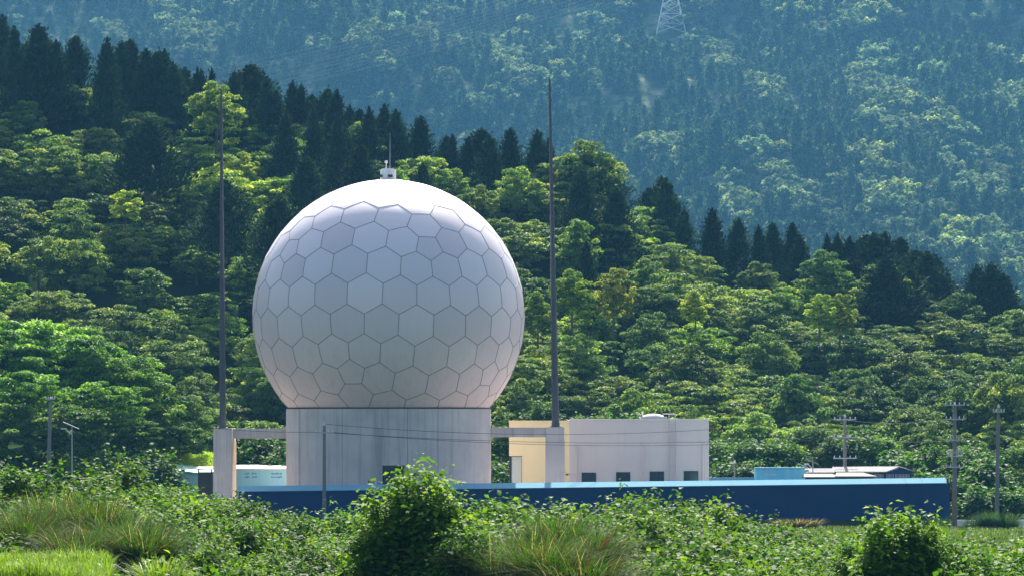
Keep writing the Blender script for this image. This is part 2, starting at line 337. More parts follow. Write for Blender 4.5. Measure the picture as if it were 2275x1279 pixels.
def shrub_mesh(name, rad, h, shoots, per, leaf, seed, mat=None, upright=.5):
    g = np.random.default_rng(seed); mb = MB()
    V = []; A = []; N_ = []; T = []
    for k in range(shoots):
        a = g.random() * 2*np.pi; e = np.arccos(g.uniform(.0, 1)) * .95
        d = np.array([np.sin(e)*np.cos(a), np.sin(e)*np.sin(a), np.cos(e)])
        if upright > .6: d = np.sign(d) * np.abs(d) ** .78; d[:2] *= (1 + .28*np.sin(3*a + seed) * (d[2] > .25)) * (.62 + .38*min(1, d[2]/.45)); d[2] = min(d[2], .93 + .07*g.random()) * (1 + .07*np.sin(2*a + 1))
        tip = d * np.array([rad, rad, h]) * g.uniform(.72, 1.05); tip[2] = max(tip[2], .25*h)
        b = tip * np.array([.55, .55, .45]) 
        s = g.uniform(.15, 1.0, per); p = b + (tip - b) * s[:, None]
        sd = unit(g.normal(size=(per, 3))); sd[:, 2] *= .4; sd = unit(sd)
        p = p + sd * leaf * g.uniform(.5, 1.6, per)[:, None]
        V.append(p); A.append(sd + np.array([0, 0, -.35]) + g.normal(size=(per, 3))*.25); N_.append(np.array([0, 0, 1.0]) + sd*.4 + g.normal(size=(per, 3))*.35)
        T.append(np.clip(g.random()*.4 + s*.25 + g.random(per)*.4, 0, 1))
        if k % 4 == 0: mb.tube((0, 0, -.4), tuple(tip*.8), .03, .012, 4)
    p = np.concatenate(V); tn = np.concatenate(T); n = len(p); L = leaf * g.uniform(.55, 1.35, n)
    v, f = leaves(p, np.concatenate(A), np.concatenate(N_), L, L*.75, .12)
    o = mb.build('x', M['bark']); me0 = o.data; bm = bmesh.new(); bm.from_mesh(me0); bmesh.ops.triangulate(bm, faces=bm.faces)
    sv_ = np.array([x.co[:] for x in bm.verts]); bm.verts.index_update(); sf = np.array([[x.index for x in q.verts] for q in bm.faces]); bm.free()
    bpy.data.objects.remove(o)
    mi = np.concatenate([np.zeros(len(f)//3, int), np.ones(len(sf), int)])
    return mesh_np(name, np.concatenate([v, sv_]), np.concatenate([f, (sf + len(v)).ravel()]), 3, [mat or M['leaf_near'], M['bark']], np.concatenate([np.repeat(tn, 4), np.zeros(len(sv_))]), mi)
def blades(name, mat, n, rad, h, wid, seed, bend=.5, brown=.3, area=None):
    """arching grass blades, five segments each"""
    g = np.random.default_rng(seed)
    if area is None:
        a = g.random(n)*2*np.pi; r = rad*np.sqrt(g.random(n))*.45; bx, by, bz = r*np.cos(a), r*np.sin(a), np.zeros(n)
        da = a + g.normal(size=n)*.6
    else: bx, by, bz = area; n = len(bx); da = g.random(n)*2*np.pi
    hh = h*g.uniform(.5, 1.1, n); be = bend*g.uniform(.3, 1.5, n); seg = 5
    s = np.linspace(0, 1, seg+1)
    out = np.stack([np.cos(da), np.sin(da)], 1); side = np.stack([-np.sin(da), np.cos(da)], 1)
    V = np.zeros((n, seg+1, 2, 3))
    for k, q in enumerate(s):
        R_ = hh*be*q**1.8; Z = hh*(q - .42*be*q**2.6)
        wv = wid*(1 - q)**.6 * .5 + .002
        for j, sg in enumerate((-1, 1)):
            V[:, k, j, 0] = bx + out[:, 0]*R_ + side[:, 0]*wv*sg; V[:, k, j, 1] = by + out[:, 1]*R_ + side[:, 1]*wv*sg; V[:, k, j, 2] = bz + Z - .1*(q == 0)
    v = V.reshape(-1, 3); i = (np.arange(n)*(seg+1)*2)[:, None] + (np.arange(seg)*2)[None, :]
    f = np.stack([i, i+1, i+3, i+2], -1).ravel()
    bt = np.where(g.random(n) < brown, g.uniform(0, .3, n), g.uniform(.5, .95, n)); bt = np.where(g.random(n) < brown*.25, 1.0, bt)
    return mesh_np(name, v, f, 4, [mat], np.repeat(bt, (seg+1)*2))

# ------------------------------------------------------------------ radome
RX, RZ, RR = Xp(863.5, YC), Zp(702, YC), 302/20.0
DTOP = Zp(908, YC)
rad = empty('radome', (RX, YC, 3.05), 'huge white ball-shaped radar dome of hexagonal panels on a round concrete drum', 'radar dome')
def geodesic(f):
    ph = (1 + 5**.5) / 2
    V = [Vector(v).normalized() for v in [(-1, ph, 0), (1, ph, 0), (-1, -ph, 0), (1, -ph, 0), (0, -1, ph), (0, 1, ph), (0, -1, -ph), (0, 1, -ph), (ph, 0, -1), (ph, 0, 1), (-ph, 0, -1), (-ph, 0, 1)]]
    Fc = [(0,11,5),(0,5,1),(0,1,7),(0,7,10),(0,10,11),(1,5,9),(5,11,4),(11,10,2),(10,7,6),(7,1,8),(3,9,4),(3,4,2),(3,2,6),(3,6,8),(3,8,9),(4,9,5),(2,4,11),(6,2,10),(8,6,7),(9,8,1)]
    P1 = Vector((.317, -.827, .465)).normalized(); P2 = Vector((-.249, -.858, -.45)).normalized()
    a0, a1 = V[0], V[11]
    def frame(p, q): z = p.normalized(); x = (q - z*q.dot(z)).normalized(); return Matrix((x, z.cross(x), z)).transposed()
    Rm = frame(P1, P2) @ frame(a0, a1).transposed()
    V = [Rm @ v for v in V]
    key = {}; verts = []; tris = []
    def vid(p):
        k = (round(p.x, 4), round(p.y, 4), round(p.z, 4))
        if k not in key: key[k] = len(verts); verts.append(p)
        return key[k]
    for a, b, c in Fc:
        A, B, C_ = V[a], V[b], V[c]; g = {}
        for i in range(f+1):
            for j in range(f+1-i): g[i, j] = vid((A*(f-i-j) + B*i + C_*j).normalized())
        for i in range(f):
            for j in range(f-i):
                tris.append((g[i, j], g[i+1, j], g[i, j+1]))
                if i + j < f-1: tris.append((g[i+1, j], g[i+1, j+1], g[i, j+1]))
    return verts, tris
gv, gt = geodesic(5)
cen = [((gv[a] + gv[b] + gv[c]) / 3).normalized() for a, b, c in gt]
around = {}
for i, tr in enumerate(gt):
    for v in tr: around.setdefault(v, []).append(i)
bm = bmesh.new(); tone = bm.verts.layers.float.new('tone'); R0 = random.Random(3); seams = set()
for v, fl in around.items():
    n = gv[v]; x = n.orthogonal().normalized(); y = n.cross(x)
    fl = sorted(fl, key=lambda i: math.atan2(cen[i].dot(y), cen[i].dot(x)))
    tn = R0.random(); K = 4
    ctr = sum((cen[i] for i in fl), Vector()).normalized(); cache = {}
    def mk(p):
        k = (round(p.x, 5), round(p.y, 5), round(p.z, 5))
        if k not in cache:
            q = bm.verts.new(p * RR); q[tone] = tn; cache[k] = q
        return cache[k]
    for q in range(len(fl)):
        a, b = cen[fl[q]], cen[fl[(q+1) % len(fl)]]
        seams.add((min(fl[q], fl[(q+1) % len(fl)]), max(fl[q], fl[(q+1) % len(fl)])))
        pt = {(i, j): mk((ctr*(K-i-j) + a*i + b*j).normalized()) for i in range(K+1) for j in range(K+1-i)}
        for i in range(K):
            for j in range(K-i):
                bm.faces.new((pt[i, j], pt[i+1, j], pt[i, j+1]))
                if i+j < K-1: bm.faces.new((pt[i+1, j], pt[i+1, j+1], pt[i, j+1]))
zc = DTOP - RZ + 0.12
bmesh.ops.bisect_plane(bm, geom=bm.verts[:] + bm.edges[:] + bm.faces[:], plane_co=(0, 0, zc), plane_no=(0, 0, -1), clear_outer=True)
for f_ in bm.faces: f_.smooth = True
bmesh.ops.recalc_face_normals(bm, faces=bm.faces)
me = bpy.data.meshes.new('shell')
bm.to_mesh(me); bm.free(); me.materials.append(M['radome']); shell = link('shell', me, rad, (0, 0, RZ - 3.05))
sph_nrm = [tuple((Vector(v.co)).normalized()) for v in me.vertices]
R0 = random.Random(5)
me.normals_split_custom_set_from_vertices(sph_nrm)
mb = MB()
for i, j in seams:
    a, b = cen[i], cen[j]; d = (b - a); side = a.cross(b).normalized(); prev = None
    for k in range(5):
        p = a.lerp(b, k/4).normalized()
        ring = [mb.bm.verts.new(p*(RR - .01) + side*.045), mb.bm.verts.new(p*(RR + .025) + side*.028), mb.bm.verts.new(p*(RR + .025) - side*.028), mb.bm.verts.new(p*(RR - .01) - side*.045)]
        if prev:
            for q in range(3): mb.bm.faces.new((prev[q], prev[q+1], ring[q+1], ring[q]))
        prev = ring
bmesh.ops.bisect_plane(mb.bm, geom=mb.bm.verts[:] + mb.bm.edges[:] + mb.bm.faces[:], plane_co=(0, 0, zc), plane_no=(0, 0, -1), clear_outer=True)
s_ = mb.build('panel_seams', M['sealant'], shell)
DR = 227.5/20
MB().lathe([(DR, 0), (DR, DTOP - 3.05 - .0)], n=128).build('drum', M['concrete'], rad, smooth=True)
MB().lathe([(DR - .12, 0), (DR - .12, .12), (DR - .3, .2)], n=128).build('base_ring', M['dark'], rad, (0, 0, DTOP - 3.05), smooth=True)
lz = RZ + RR - 3.05
top = MB().lathe([(.88, -.12), (.86, 1.0), (.78, 1.12), (.62, 1.14), (.62, 1.24), (.1, 1.27)], n=24).build('top_housing', M['white'], rad, (-.05, 0, lz), smooth=True)
MB().box(.0, .52, -.93, -.7, .24, .52).build('vent', M['dark'], top); MB().box(-.86, -.62, -.75, -.5, .24, .52).build('vent', M['dark'], top)
mb = MB(); mb.tube((.2, 0, 1.2), (.2, 0, 5.25), .045, .025, 6).build('lightning_rod', M['steel'], rad, (-.05, 0, lz))
mb = MB(); mb.tube((-.22, 0, 1.2), (-.22, 0, 1.85), .05, .05, 8); bl = mb.build('lamp_post', M['white'], rad, (-.05, 0, lz))
MB().lathe([(.08, 0), (.17, .06), (.18, .22), (.1, .3)], (-.22, 0, 1.85), 12).build('beacon_lamp', M['white'], bl, smooth=True)
# drum fittings, set on the round wall
def ondrum(px): x = (px - 863.5)/20; return x, -math.sqrt(DR**2 - x*x)
x0, y0 = ondrum(858); x1, y1 = ondrum(905)
MB().box(x0, x1, min(y0, y1) - .02, max(y0, y1) + .5, .3, Zp(1033, YC-DR) - 3.05).build('door', M['dark'], rad)
MB().box(x0 - .12, x1 + .12, min(y0, y1) - .1, min(y0, y1) + .3, Zp(1033, YC-DR) - 3.05, Zp(1033, YC-DR) - 2.9).build('door_lintel', M['concrete'], rad)
x0, y0 = ondrum(850)
MB().tube((x0, y0 - .2, .2), (x0, y0 - .2, Zp(950, YC-DR) - 3.05), .11, .11, 8).build('downpipe', M['steel'], rad)
mb = MB(); mb.box(x0 - .45, x0 - .2, y0 - .25, y0 - .05, 3.0-.9, 3.0-.3); mb.build('wall_lamp', M['white'], rad)
# stained vertical joints down the drum
for px in (672, 770, 912, 977):
    x0, y0 = ondrum(px); MB().box(x0 - .02, x0 + .02, y0 - .012, y0 + .05, .1, DTOP - 3.05 - .02).build('joint', M['roof_grey'], rad)

# ------------------------------------------------------------------ buttress piers, beams, masts
def pier(x0, x1, ytop, dep, label):
    p = empty('concrete_pier', ((x0+x1)/2, YC, 3.05), label, 'pier', 'concrete piers beside the dome')
    h = ytop - 3.05; w_ = (x1 - x0)/2
    MB().box(-w_, w_, -dep/2, dep/2, 0, h).build('pillar', M['concrete'], p, bevel=.04)
    MB().box(w_ + .003, w_ + .05, -dep/2 + .12, dep/2 - .1, 0, h - 1.5).build('painted_sunlit_side', M['sunlit_buff'], p)  # thin buff sheet: warm sunlight painted onto the pier's side face
    return p
YL = YC
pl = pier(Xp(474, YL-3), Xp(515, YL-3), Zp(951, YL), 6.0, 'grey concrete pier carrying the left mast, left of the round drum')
pr = pier(Xp(1212, YL-1), Xp(1254, YL-1), Zp(948, YL), 2.4, 'grey concrete pier carrying the right mast, before the yellow wall')
def beam(x0, x1, z0, z1, par):
    mb = MB().box(x0 - par.location.x, x1 - par.location.x, -.9, .9, z0 - 3.05, z1 - 3.05); return mb.build('beam', M['concrete'], par, bevel=.03)
beam(Xp(515.5, YC), RX - math.sqrt(DR**2 - .8) + .02, Zp(973, YC), Zp(951.5, YC), pl)
beam(RX + math.sqrt(DR**2 - .8) - .02, Xp(1211.5, YC), Zp(970, YC), Zp(948.5, YC), pr)
def mast(bx, tx, zb, zt, r0, r1, label):
    m_ = empty('lightning_mast', (bx, YC, zb), label, 'mast', 'lightning masts beside the dome')
    dx = tx - bx; h = zt - zb; ns = 5
    for k in range(1):
        mb = MB(); pts = []; rr = []
        for q in range(ns+1):
            tq = q/ns; pts.append(Vector((dx*tq, 0, h*tq))); rr.append(r0 + (r1 - r0)*tq)
        for q in range(ns): mb.tube(pts[q], pts[q+1], rr[q], rr[q+1]*1.0 + .0, 16)
        mb.build('shaft', M['mast'], m_, smooth=True)
    MB().lathe([(r0*1.55, 0), (r0*1.55, .12), (r0*1.12, .16), (r0*1.1, .5)], n=16).build('base_flange', M['mast'], m_, smooth=True)
    for q in range(1, ns): MB().lathe([(rr[q]*1.12, -.1), (rr[q]*1.12, .1)], tuple(pts[q]), 16).build('joint_collar', M['mast'], m_)
    MB().tube((dx, 0, h), (dx, 0, h + .7), .05, .02, 6).build('spike', M['mast'], m_)
mast(Xp(495, YC), Xp(491.5, YC), Zp(951, YC), Zp(200, YC), .37, .11, 'tall thin dark lightning mast on the pier left of the dome')
mast(Xp(1234.5, YC), Xp(1221, YC), Zp(948, YC), Zp(180, YC), .42, .12, 'tall thin dark lightning mast right of the dome, leaning slightly left')

# ------------------------------------------------------------------ flat-roofed building
YB = 412.0
bz0 = 3.05
bx0, bxc, bx1 = Xp(1131, YB), Xp(1265, YB), Xp(1575, YB)
bt = Zp(932, YB)
B = empty('flat_roofed_building', ((bx0+bx1)/2, YB, bz0), 'low flat-roofed service building with pale grey front and yellow end wall', 'building')
ox = B.location.x; H = bt - bz0
MB().box(bxc - ox, bx1 - ox, 0, 13, 0, H).build('grey_block', M['grey_wall'], B, bevel=.03)
YW = Xp(1131, YB) - ox
# yellow end: front wall with a doorway recess at its lower left corner
dx1 = Xp(1160, YB) - ox; dh = Zp(1012, YB) - bz0; yt = Zp(936, YB) - bz0
mb = MB(); mb.box(dx1, bxc - ox - .004, .05, 11, 0, yt); mb.box(YW, dx1 - .002, .05, 11, dh, yt); mb.box(YW + .25, dx1 - .004, 1.0, 11, 0, dh - .004)
mb.build('yellow_block', M['yellow_wall'], B)
MB().box(YW - .06, bxc - ox - .004, -.08, .3, yt + .002, yt + .14).build('parapet_coping', M['yellow_wall'], B)
MB().box(bxc - ox - .02, bx1 - ox + .06, -.06, .35, H + .002, H + .12).build('parapet_coping', M['white'], B)
d = MB().box(YW + .3, dx1 - .06, .5, .58, .1, dh - .08).build('door', M['door_grey'], B)
mb = MB(); mb.box(YW + .02, YW + .29, .45, .65, 0, dh - .02); mb.box(YW + .3, dx1 - .06, .46, .6, 2.05, 2.13); mb.box(YW+.25, dx1-.01, .44, .62, dh - .078, dh - .01); mb.build('door_frame', M['dark'], d)
def win(px0, px1, py0, py1):
    x0, x1 = Xp(px0, YB) - ox, Xp(px1, YB) - ox; z0, z1 = Zp(py1, YB) - bz0, Zp(py0, YB) - bz0
    wn = MB().box(x0, x1, -.03, .1, z0, z1).build('window', M['glass'], B)
    mb = MB(); t_ = .07
    mb.box(x0 - t_, x1 + t_, -.07, .05, z1 + .001, z1 + t_); mb.box(x0 - t_, x0 - .001, -.07, .05, z0, z1); mb.box(x1 + .001, x1 + t_, -.07, .05, z0, z1)
    mb.box((x0+x1)/2 - .025, (x0+x1)/2 + .025, -.06, .04, z0, z1)
    mb.build('frame', M['dark'], wn); MB().box(x0 - .12, x1 + .12, -.14, .05, z0 - .1, z0 - .002).build('sill', M['grey_wall'], wn)
for a in ((1293.5, 1323, 1050, 1072), (1370, 1399, 1049, 1071.5), (1444.5, 1474, 1047.5, 1070), (1520.5, 1550, 1046.5, 1069)): win(*a)
for px, py in ((1281, 997), (1428.5, 991), (1561, 986)):
    x0 = Xp(px, YB) - ox; zt = Zp(py, YB) - bz0
    mb = MB(); mb.tube((x0, -.14, 0), (x0, -.14, zt), .075, .075, 8); mb.tube((x0, -.14, zt), (x0 - .25, -.02, zt + .5), .06, .06, 8); mb.box(x0 - .12, x0 + .12, -.2, -.02, zt - .15, zt + .12)
    mb.build('downpipe', M['grey_wall'], B)
# caged ladder over the parapet
xa, xb = Xp(1486.5, YB) - ox, Xp(1500.5, YB) - ox; lt = Zp(919, YB) - bz0
mb = MB()
for x in (xa, xb): mb.tube((x, -.35, .3), (x, -.35, lt), .055, .055, 6)
k = .6
while k < lt: mb.tube((xa, -.35, k), (xb, -.35, k), .02, .02, 5); k += .33
for z in (1.2, 4.6, 7.0):
    for x in (xa, xb): mb.tube((x, -.35, z), (x, 0, z), .03, .03, 5)
for x in (xa, xb): mb.tube((x, -.35, lt), (x, 1.0, lt), .035, .035, 6); mb.tube((x, 1.0, lt), (x, 1.0, H), .035, .035, 6)
mb.tube((xa - .75, -.35, lt), (xb, -.35, lt), .045, .045, 6)
mb.build('ladder', M['steel'], B)
hx0, hx1 = Xp(1423, YB) - ox, Xp(1482, YB) - ox
rh = MB().box(hx0, hx1, .2, 3.0, H - .1, H + .38).build('roof_hatch', M['grey_wall'], B)
mb = MB()
bmesh.ops.create_icosphere(mb.bm, subdivisions=2, radius=1, matrix=Matrix.Translation(((hx0+hx1)/2, 1.6, H + .36)) @ Matrix.Diagonal((1.3, 1.2, .36, 1)))
mb.build('cover', M['grey_wall'], rh, smooth=True)
MB().lathe([(.06, 0), (.06, .35), (.12, .42), (.12, .55), (.05, .6)], (hx0 + .25, .6, H + .3), 8).build('vent_pipe', M['white'], rh)
MB().box(bxc - ox - .42, bxc - ox - .1, -.1, .05, 3.05, 3.2).build('wall_lamp', M['dark'], B)

# ------------------------------------------------------------------ long blue boundary wall
YW_ = 383.0
xl, xr = Xp(530, YW_), Xp(2110, YW_)
def wz(x): return np.interp(x, [Xp(500, YW_), Xp(2110, YW_)], [Zp(1079.5, YW_), Zp(1060.5, YW_)])
W = empty('boundary_wall', ((xl+xr)/2, YW_, 1.0), 'long navy blue boundary wall with pale blue sloping coping', 'wall')
ow = W.location.x
def strip(name, mat, x0, x1, prof, par, n=1):
    """extrude a y,z profile along the wall, following its rising top"""
    mb = MB(); rings = []
    for x in (x0, x1): rings.append([mb.bm.verts.new((x - ow, y, wz(x) - 1.0 + dz if dz > -5 else -.3)) for y, dz in prof])
    mb.bm.faces.new(rings[0][::-1]); mb.bm.faces.new(rings[1]); q = len(prof)
    for k in range(q): mb.bm.faces.new((rings[0][k], rings[0][(k+1) % q], rings[1][(k+1) % q], rings[1][k]))
    return mb.build(name, mat, par)
xx = xl
for k in range(24):
    xn = xl + (xr - xl)*(k+1)/24
    strip('panel', M['navy'], xx + .006, xn - .006, [(0, -9), (0, -.62), (.3, -.62), (.3, -9)], W) if k == -1 else None
    xx = xn
strip('wall_face', M['navy'], xl, xr, [(0, -9), (0, -.60), (.9, -.2), (.9, -9)], W)
cp = strip('coping', M['coping'], xl - .05, xr - .35, [(-.10, -.585), (-.10, -.53), (1.0, 0), (1.0, -.08)], W)
mb = MB()
for k in range(1, 48):
    x = xl + (xr - xl)*k/48 - ow; mb.box(x - .05, x + .05, -.025, -.0, -.2, wz(x + ow) - 1.65)
mb.build('rib', M['navy'], W)
mb = MB(); mb.box(xr - ow - .3, xr - ow + .05, -.1, .6, wz(xr) - 1.75, wz(xr) - 1.0); mb.build('end_post', M['dark'], W)
mb = MB(); mb.box(xr - ow - .12, xr - ow, -.16, -.1, wz(xr) - 1.5, wz(xr) - 1.1); mb.build('end_lamp', M['white'], W)
MB().box(Xp(1640, YW_) - ow, Xp(1915, YW_) - ow, -.12, -.004, -.4, .42).build('footing', M['concrete'], W)
# second low pale band behind the wall
sb = empty('parapet_band', (Xp(1640, 392), 392, 3.0), 'low pale blue parapet just behind the wall, right of the grey building', 'parapet')
a0, a1 = Xp(1576, 392), Xp(1790, 392)
MB().box(a0 - sb.location.x, a1 - sb.location.x, 0, .5, 0, Zp(1060, 392) - 3.0).build('wall', M['coping'], sb)
# cyan tank box
tk = empty('cyan_container', (Xp(1733, 390), 390, 3.0), 'bright cyan sheet-metal container showing above the blue wall', 'container')
a0, a1 = Xp(1679, 390) - tk.location.x, Xp(1788, 390) - tk.location.x; th = Zp(1040, 390) - 3.0
MB().box(a0, a1, 0, 2.6, 0, th).build('body', M['cyan_sheet'], tk, bevel=.03)
MB().box(a0 - .06, a1 + .06, -.06, 2.66, th + .002, th + .1).build('lid', M['coping'], tk)
mb = MB()
for q in range(1, 7): x = a0 + (a1 - a0)*q/7; mb.box(x - .03, x + .03, -.03, -.002, .2, th - .1)
mb.build('rib', M['cyan_sheet'], tk); MB().box(a0 + .7, a0 + 2.4, -.03, -.003, th - .75, th - .55).build('pale_stripe', M['white'], tk)
# sheds right of it
def shed(x0, x1, y0, y1, zb, ze, zr, wallm, roofm, name, label, hip=0.0):
    e = empty(name, ((x0+x1)/2, y0, zb), label, 'shed', 'roofs behind the blue wall'); hw = (x1-x0)/2; dp = y1 - y0
    MB().box(-hw + .3, hw - .3, .3, dp - .3, 0, ze - zb).build('wall', wallm, e)
    mb = MB(); a = [(-hw, -.3, ze-zb), (hw, -.3, ze-zb), (hw - hip, dp/2, zr-zb), (-hw + hip*.2, dp/2, zr-zb)]
    mb.poly(a, (0, 0, .1)); b_ = [(hw, dp + .3, ze-zb), (-hw, dp + .3, ze-zb), (-hw + hip*.2, dp/2 + .005, zr-zb), (hw - hip, dp/2 + .005, zr-zb)]; mb.poly(b_, (0, 0, .1))
    mb.build('roof', roofm, e); return e
g1 = shed(Xp(1788, 394), Xp(1852, 394), 393, 397, 3, Zp(1050, 394), Zp(1041, 396), M['cyan_pale'], M['roof_grey'], 'shed', 'small pale blue-grey shed next to the cyan container')
# gabled hut: ridge running left to right with gable slanting at its right
h2 = empty('gabled_hut', (Xp(1940, 400), 398, 1.2), 'low dark-walled hut with grey gable roof and barred windows, right end of the roofs', 'hut', 'roofs behind the blue wall')
hx = h2.location.x
def L2(px, py, Y): p = P(px, py, Y); return (p.x - hx, p.y - 398, p.z - 1.2)
mb = MB(); mb.poly([L2(1966, 1049, 398), L2(1998, 1038.5, 398), L2(2025, 1048, 398), L2(2025, 1075, 398), L2(1966, 1075, 398)], (0, .2, 0))
mb.poly([L2(1845, 1051, 399.5), L2(1966, 1049.5, 398.2), L2(1966, 1075, 398.2), L2(1845, 1075, 399.5)], (0, .15, 0)); mb.build('wall', M['navy'], h2)
mb = MB(); mb.poly([L2(1846, 1048.5, 398.5), L2(1969, 1048.5, 397.6), L2(1999, 1037, 402), L2(1850, 1037.5, 403)], (0, .0, .1)); mb.poly([L2(1969+28, 1037, 397.5), L2(2033, 1047.5, 397.5), L2(2033, 1047.5, 406), L2(1999, 1037, 406)], (0, 0, .1)); mb.build('roof', M['roof_grey'], h2)
for px0, px1 in ((1942, 1964), (1970, 1985), (1989, 2006), (2008, 2022)):
    y_ = -.06 if px0 > 1966 else .05
    a = L2(px0, 1052, 398); b_ = L2(px1, 1064, 398)
    wn = MB().box(a[0], b_[0], y_, y_ + .1, b_[2], a[2]).build('window', M['glass'], h2); mb = MB(); q = a[0]
    while q < b_[0]: mb.box(q, q + .03, y_ - .04, y_ - .001, b_[2], a[2]); q += .14
    mb.build('bars', M['porcelain'], wn)
g3 = shed(Xp(1783, 388), Xp(1862, 388), 386.8, 388.6, 3, Zp(1060, 388), Zp(1053.5, 388), M['brick'], M['roof_cream'], 'shed', 'low lean-to with cream sheet roof and red wall beside the cyan container', .6)
g4 = shed(Xp(1852, 388), Xp(1946, 388), 386.8, 388.8, 3, Zp(1058.5, 388), Zp(1050.5, 388), M['brick'], M['roof_cream'], 'shed', 'longer lean-to with cream sheet roof in front of the gabled hut', 1.4)

# pale curved tank building between left pier and drum, green roof further left
ct = empty('round_tank', (Xp(560, 425), 425, 3.0), 'pale cyan round tank with a white rim, seen between left pier and drum', 'tank')
ccx, ccy, cr = 0.0, 9.0, 9.2
topz = Zp(1043, 425) - 3.0
mb = MB().lathe([(cr, 0), (cr, topz)], (ccx, ccy, 0), 96); mb.build('wall', M['cyan_pale'], ct, smooth=True)
MB().lathe([(cr + .12, topz + .002), (cr + .12, topz + .22), (cr - .4, topz + .26), (2, topz + .5)], (ccx, ccy, 0), 96).build('rim', M['white'], ct, smooth=True)
# low boxy annex with faded lettering strokes under it
mb = MB(); g = random.Random(4)
for px0 in (532, 548, 592, 604, 628):
    for r_ in (0, 1):
        for k in range(5):
            x = Xp(px0 + k*2.4, 416) - ct.location.x; yy = ccy - math.sqrt(max(cr**2 - x*x, .1)); z0 = Zp(1056 + r_*8, 416) - 3.0
            mb.box(x - .05, x + .05, yy - .012, yy + .05, z0 + g.uniform(0, .1), z0 + g.uniform(.15, .3))
mb.build('faded_lettering', M['flower'], ct)
gr = empty('green_roofed_shed', (Xp(400, 408), 404, 3.0), 'low shed with pale green sheet roof left of the left pier', 'shed')
gx = gr.location.x
def L3(px, py, Y): p = P(px, py, Y); return (p.x - gx, p.y - 404, p.z - 3.0)
MB().poly([L3(322, 1036, 404), L3(474, 1056, 404), L3(474, 1042, 409), L3(345, 1027, 409)], (0, 0, .12)).build('roof', M['green_roof'], gr)
MB().poly([L3(330, 1038, 404.4), L3(470, 1057, 404.4), L3(470, 1110, 404.4), L3(330, 1110, 404.4)], (0, 4.4, 0)).build('wall', M['cyan_pale'], gr)
pk = empty('small_porch', (Xp(458, 402), 400, 3.0), 'small beige flat porch roof tucked against the left pier', 'porch')
mb = MB(); mb.poly([(-1.0, -.2, 3.9-.0), (.9, -.2, 3.9), (.9, 3, 4.15), (-1.0, 3, 4.15)], (0, 0, .08)); mb.build('roof', M['roof_cream'], pk)
mb = MB(); mb.box(-.75, -.6, 0, .15, 0, 3.88); mb.box(.7, .85, 0, .15, 0, 3.88); mb.box(-.7, .8, .3, 2.6, 0, 3.6); mb.build('posts', M['dark'], pk)

# ------------------------------------------------------------------ utility poles, lamps, cables
def upole(px, pyt, pyb, Y, arms, label, r=.16, lean=0):
    zb, zt = Zp(pyb, Y), Zp(pyt, Y); x = Xp(px, Y)
    e = empty('utility_pole', (x, Y, zb), label, 'utility pole', 'utility poles around the station')
    MB().tube((0, 0, -.5), (lean, 0, zt - zb), r*1.15, r*.8, 10).build('shaft', M['polewood'], e, smooth=True)
    for py, hw in arms:
        z = Zp(py, Y) - zb; c = lean*z/(zt - zb)
        a = MB().box(c - hw, c + hw, -r - .12, -r*.6, z - .06, z + .06).build('crossarm', M['arm'], e)
        mb = MB()
        for q in (-hw*.92, -hw*.45, hw*.45, hw*.92): mb.lathe([(.03, 0), (.07, .05), (.05, .12), (.07, .16), (.03, .26)], (c + q, -r - .03, z + .06), 6)
        mb.build('insulator', M['porcelain'], a)
    MB().lathe([(.1, 0), (.13, .1), (.08, .2), (.1, .28), (.03, .36)], (lean, 0, zt - zb), 8).build('top_insulator', M['porcelain'], e)
    return e
upole(720.5, 944, 1145, 374, [(960.5, .95)], 'grey pole before the drum, one short crossarm near its top', .19)
upole(107, 888, 1060, 386, [(886, .5)], 'weathered grey pole at far left before dark trees, beside the solar lamp', .2, .25)
upole(1877, 926, 1075, 404, [(931, 1.25), (971, 1.3), (1017, 1.3)], 'grey pole with three crossarms rising behind the cyan container', .2)
upole(2121, 900, 1172, 379, [(899, 1.05), (930.5, 1.0), (977, .9), (1004, .85), (1013, .8), (1037, 1.0)], 'thick grey pole with many crossarms at the right end of the blue wall', .24)
upole(2214, 905, 1172, 378, [(914, .6)], 'grey pole at far right with a single short crossarm', .21, .2)
MB().tube((0, 0, -.3), (0, 0, 3.4), .11, .11, 8).build('x', M['rust']).name = 'rusty_post'
rp = bpy.data.objects['rusty_post']; rp.location = P(2117, 1158, 378.3); tag(rp, 'short rusty orange conduit post against the thick pole', 'post')
def solar_lamp(px, pyt, pyb, Y, s, label, flip=1):
    x = Xp(px, Y); zb, zt = Zp(pyb, Y), Zp(pyt, Y); e = empty('solar_street_lamp', (x, Y, zb), label, 'street lamp', 'solar street lamps')
    h = zt - zb
    MB().tube((0, 0, -.4), (0, 0, h - .1), .085*s, .06*s, 8).build('post', M['steel'], e)
    mb = MB(); mb.poly([(-.95*s*flip, -.35, h + .32*s), (.75*s*flip, -.35, h - .42*s), (.75*s*flip, .35, h - .42*s), (-.95*s*flip, .35, h + .32*s)], (0, 0, .07)); mb.build('solar_panel', M['solar'], e)
    mb = MB(); mb.tube((0, 0, h - 1.0*s), (-.75*s*flip, -.1, h - .35*s), .04, .04, 6); mb.box(-1.15*s, -.55*s, -.25, .05, h - .42*s, h - .28*s) if flip == 1 else mb.box(.55*s, 1.15*s, -.25, .05, h - .42*s, h - .28*s)
    mb.build('lamp_head', M['white'], e)
solar_lamp(160, 944, 1050, 384, 1.0, 'slim solar street lamp with tilted panel at left before the trees')
solar_lamp(1806, 1024, 1062, 392, .8, 'small solar lamp with tilted panel above the cyan container', 1)
solar_lamp(1786, 1033, 1062, 394, .7, 'smaller low solar lamp left of the other above the cyan container', 1)
ps = upole(1632, 1028, 1075, 404, [], 'thin short pale post right of the grey building', .09)
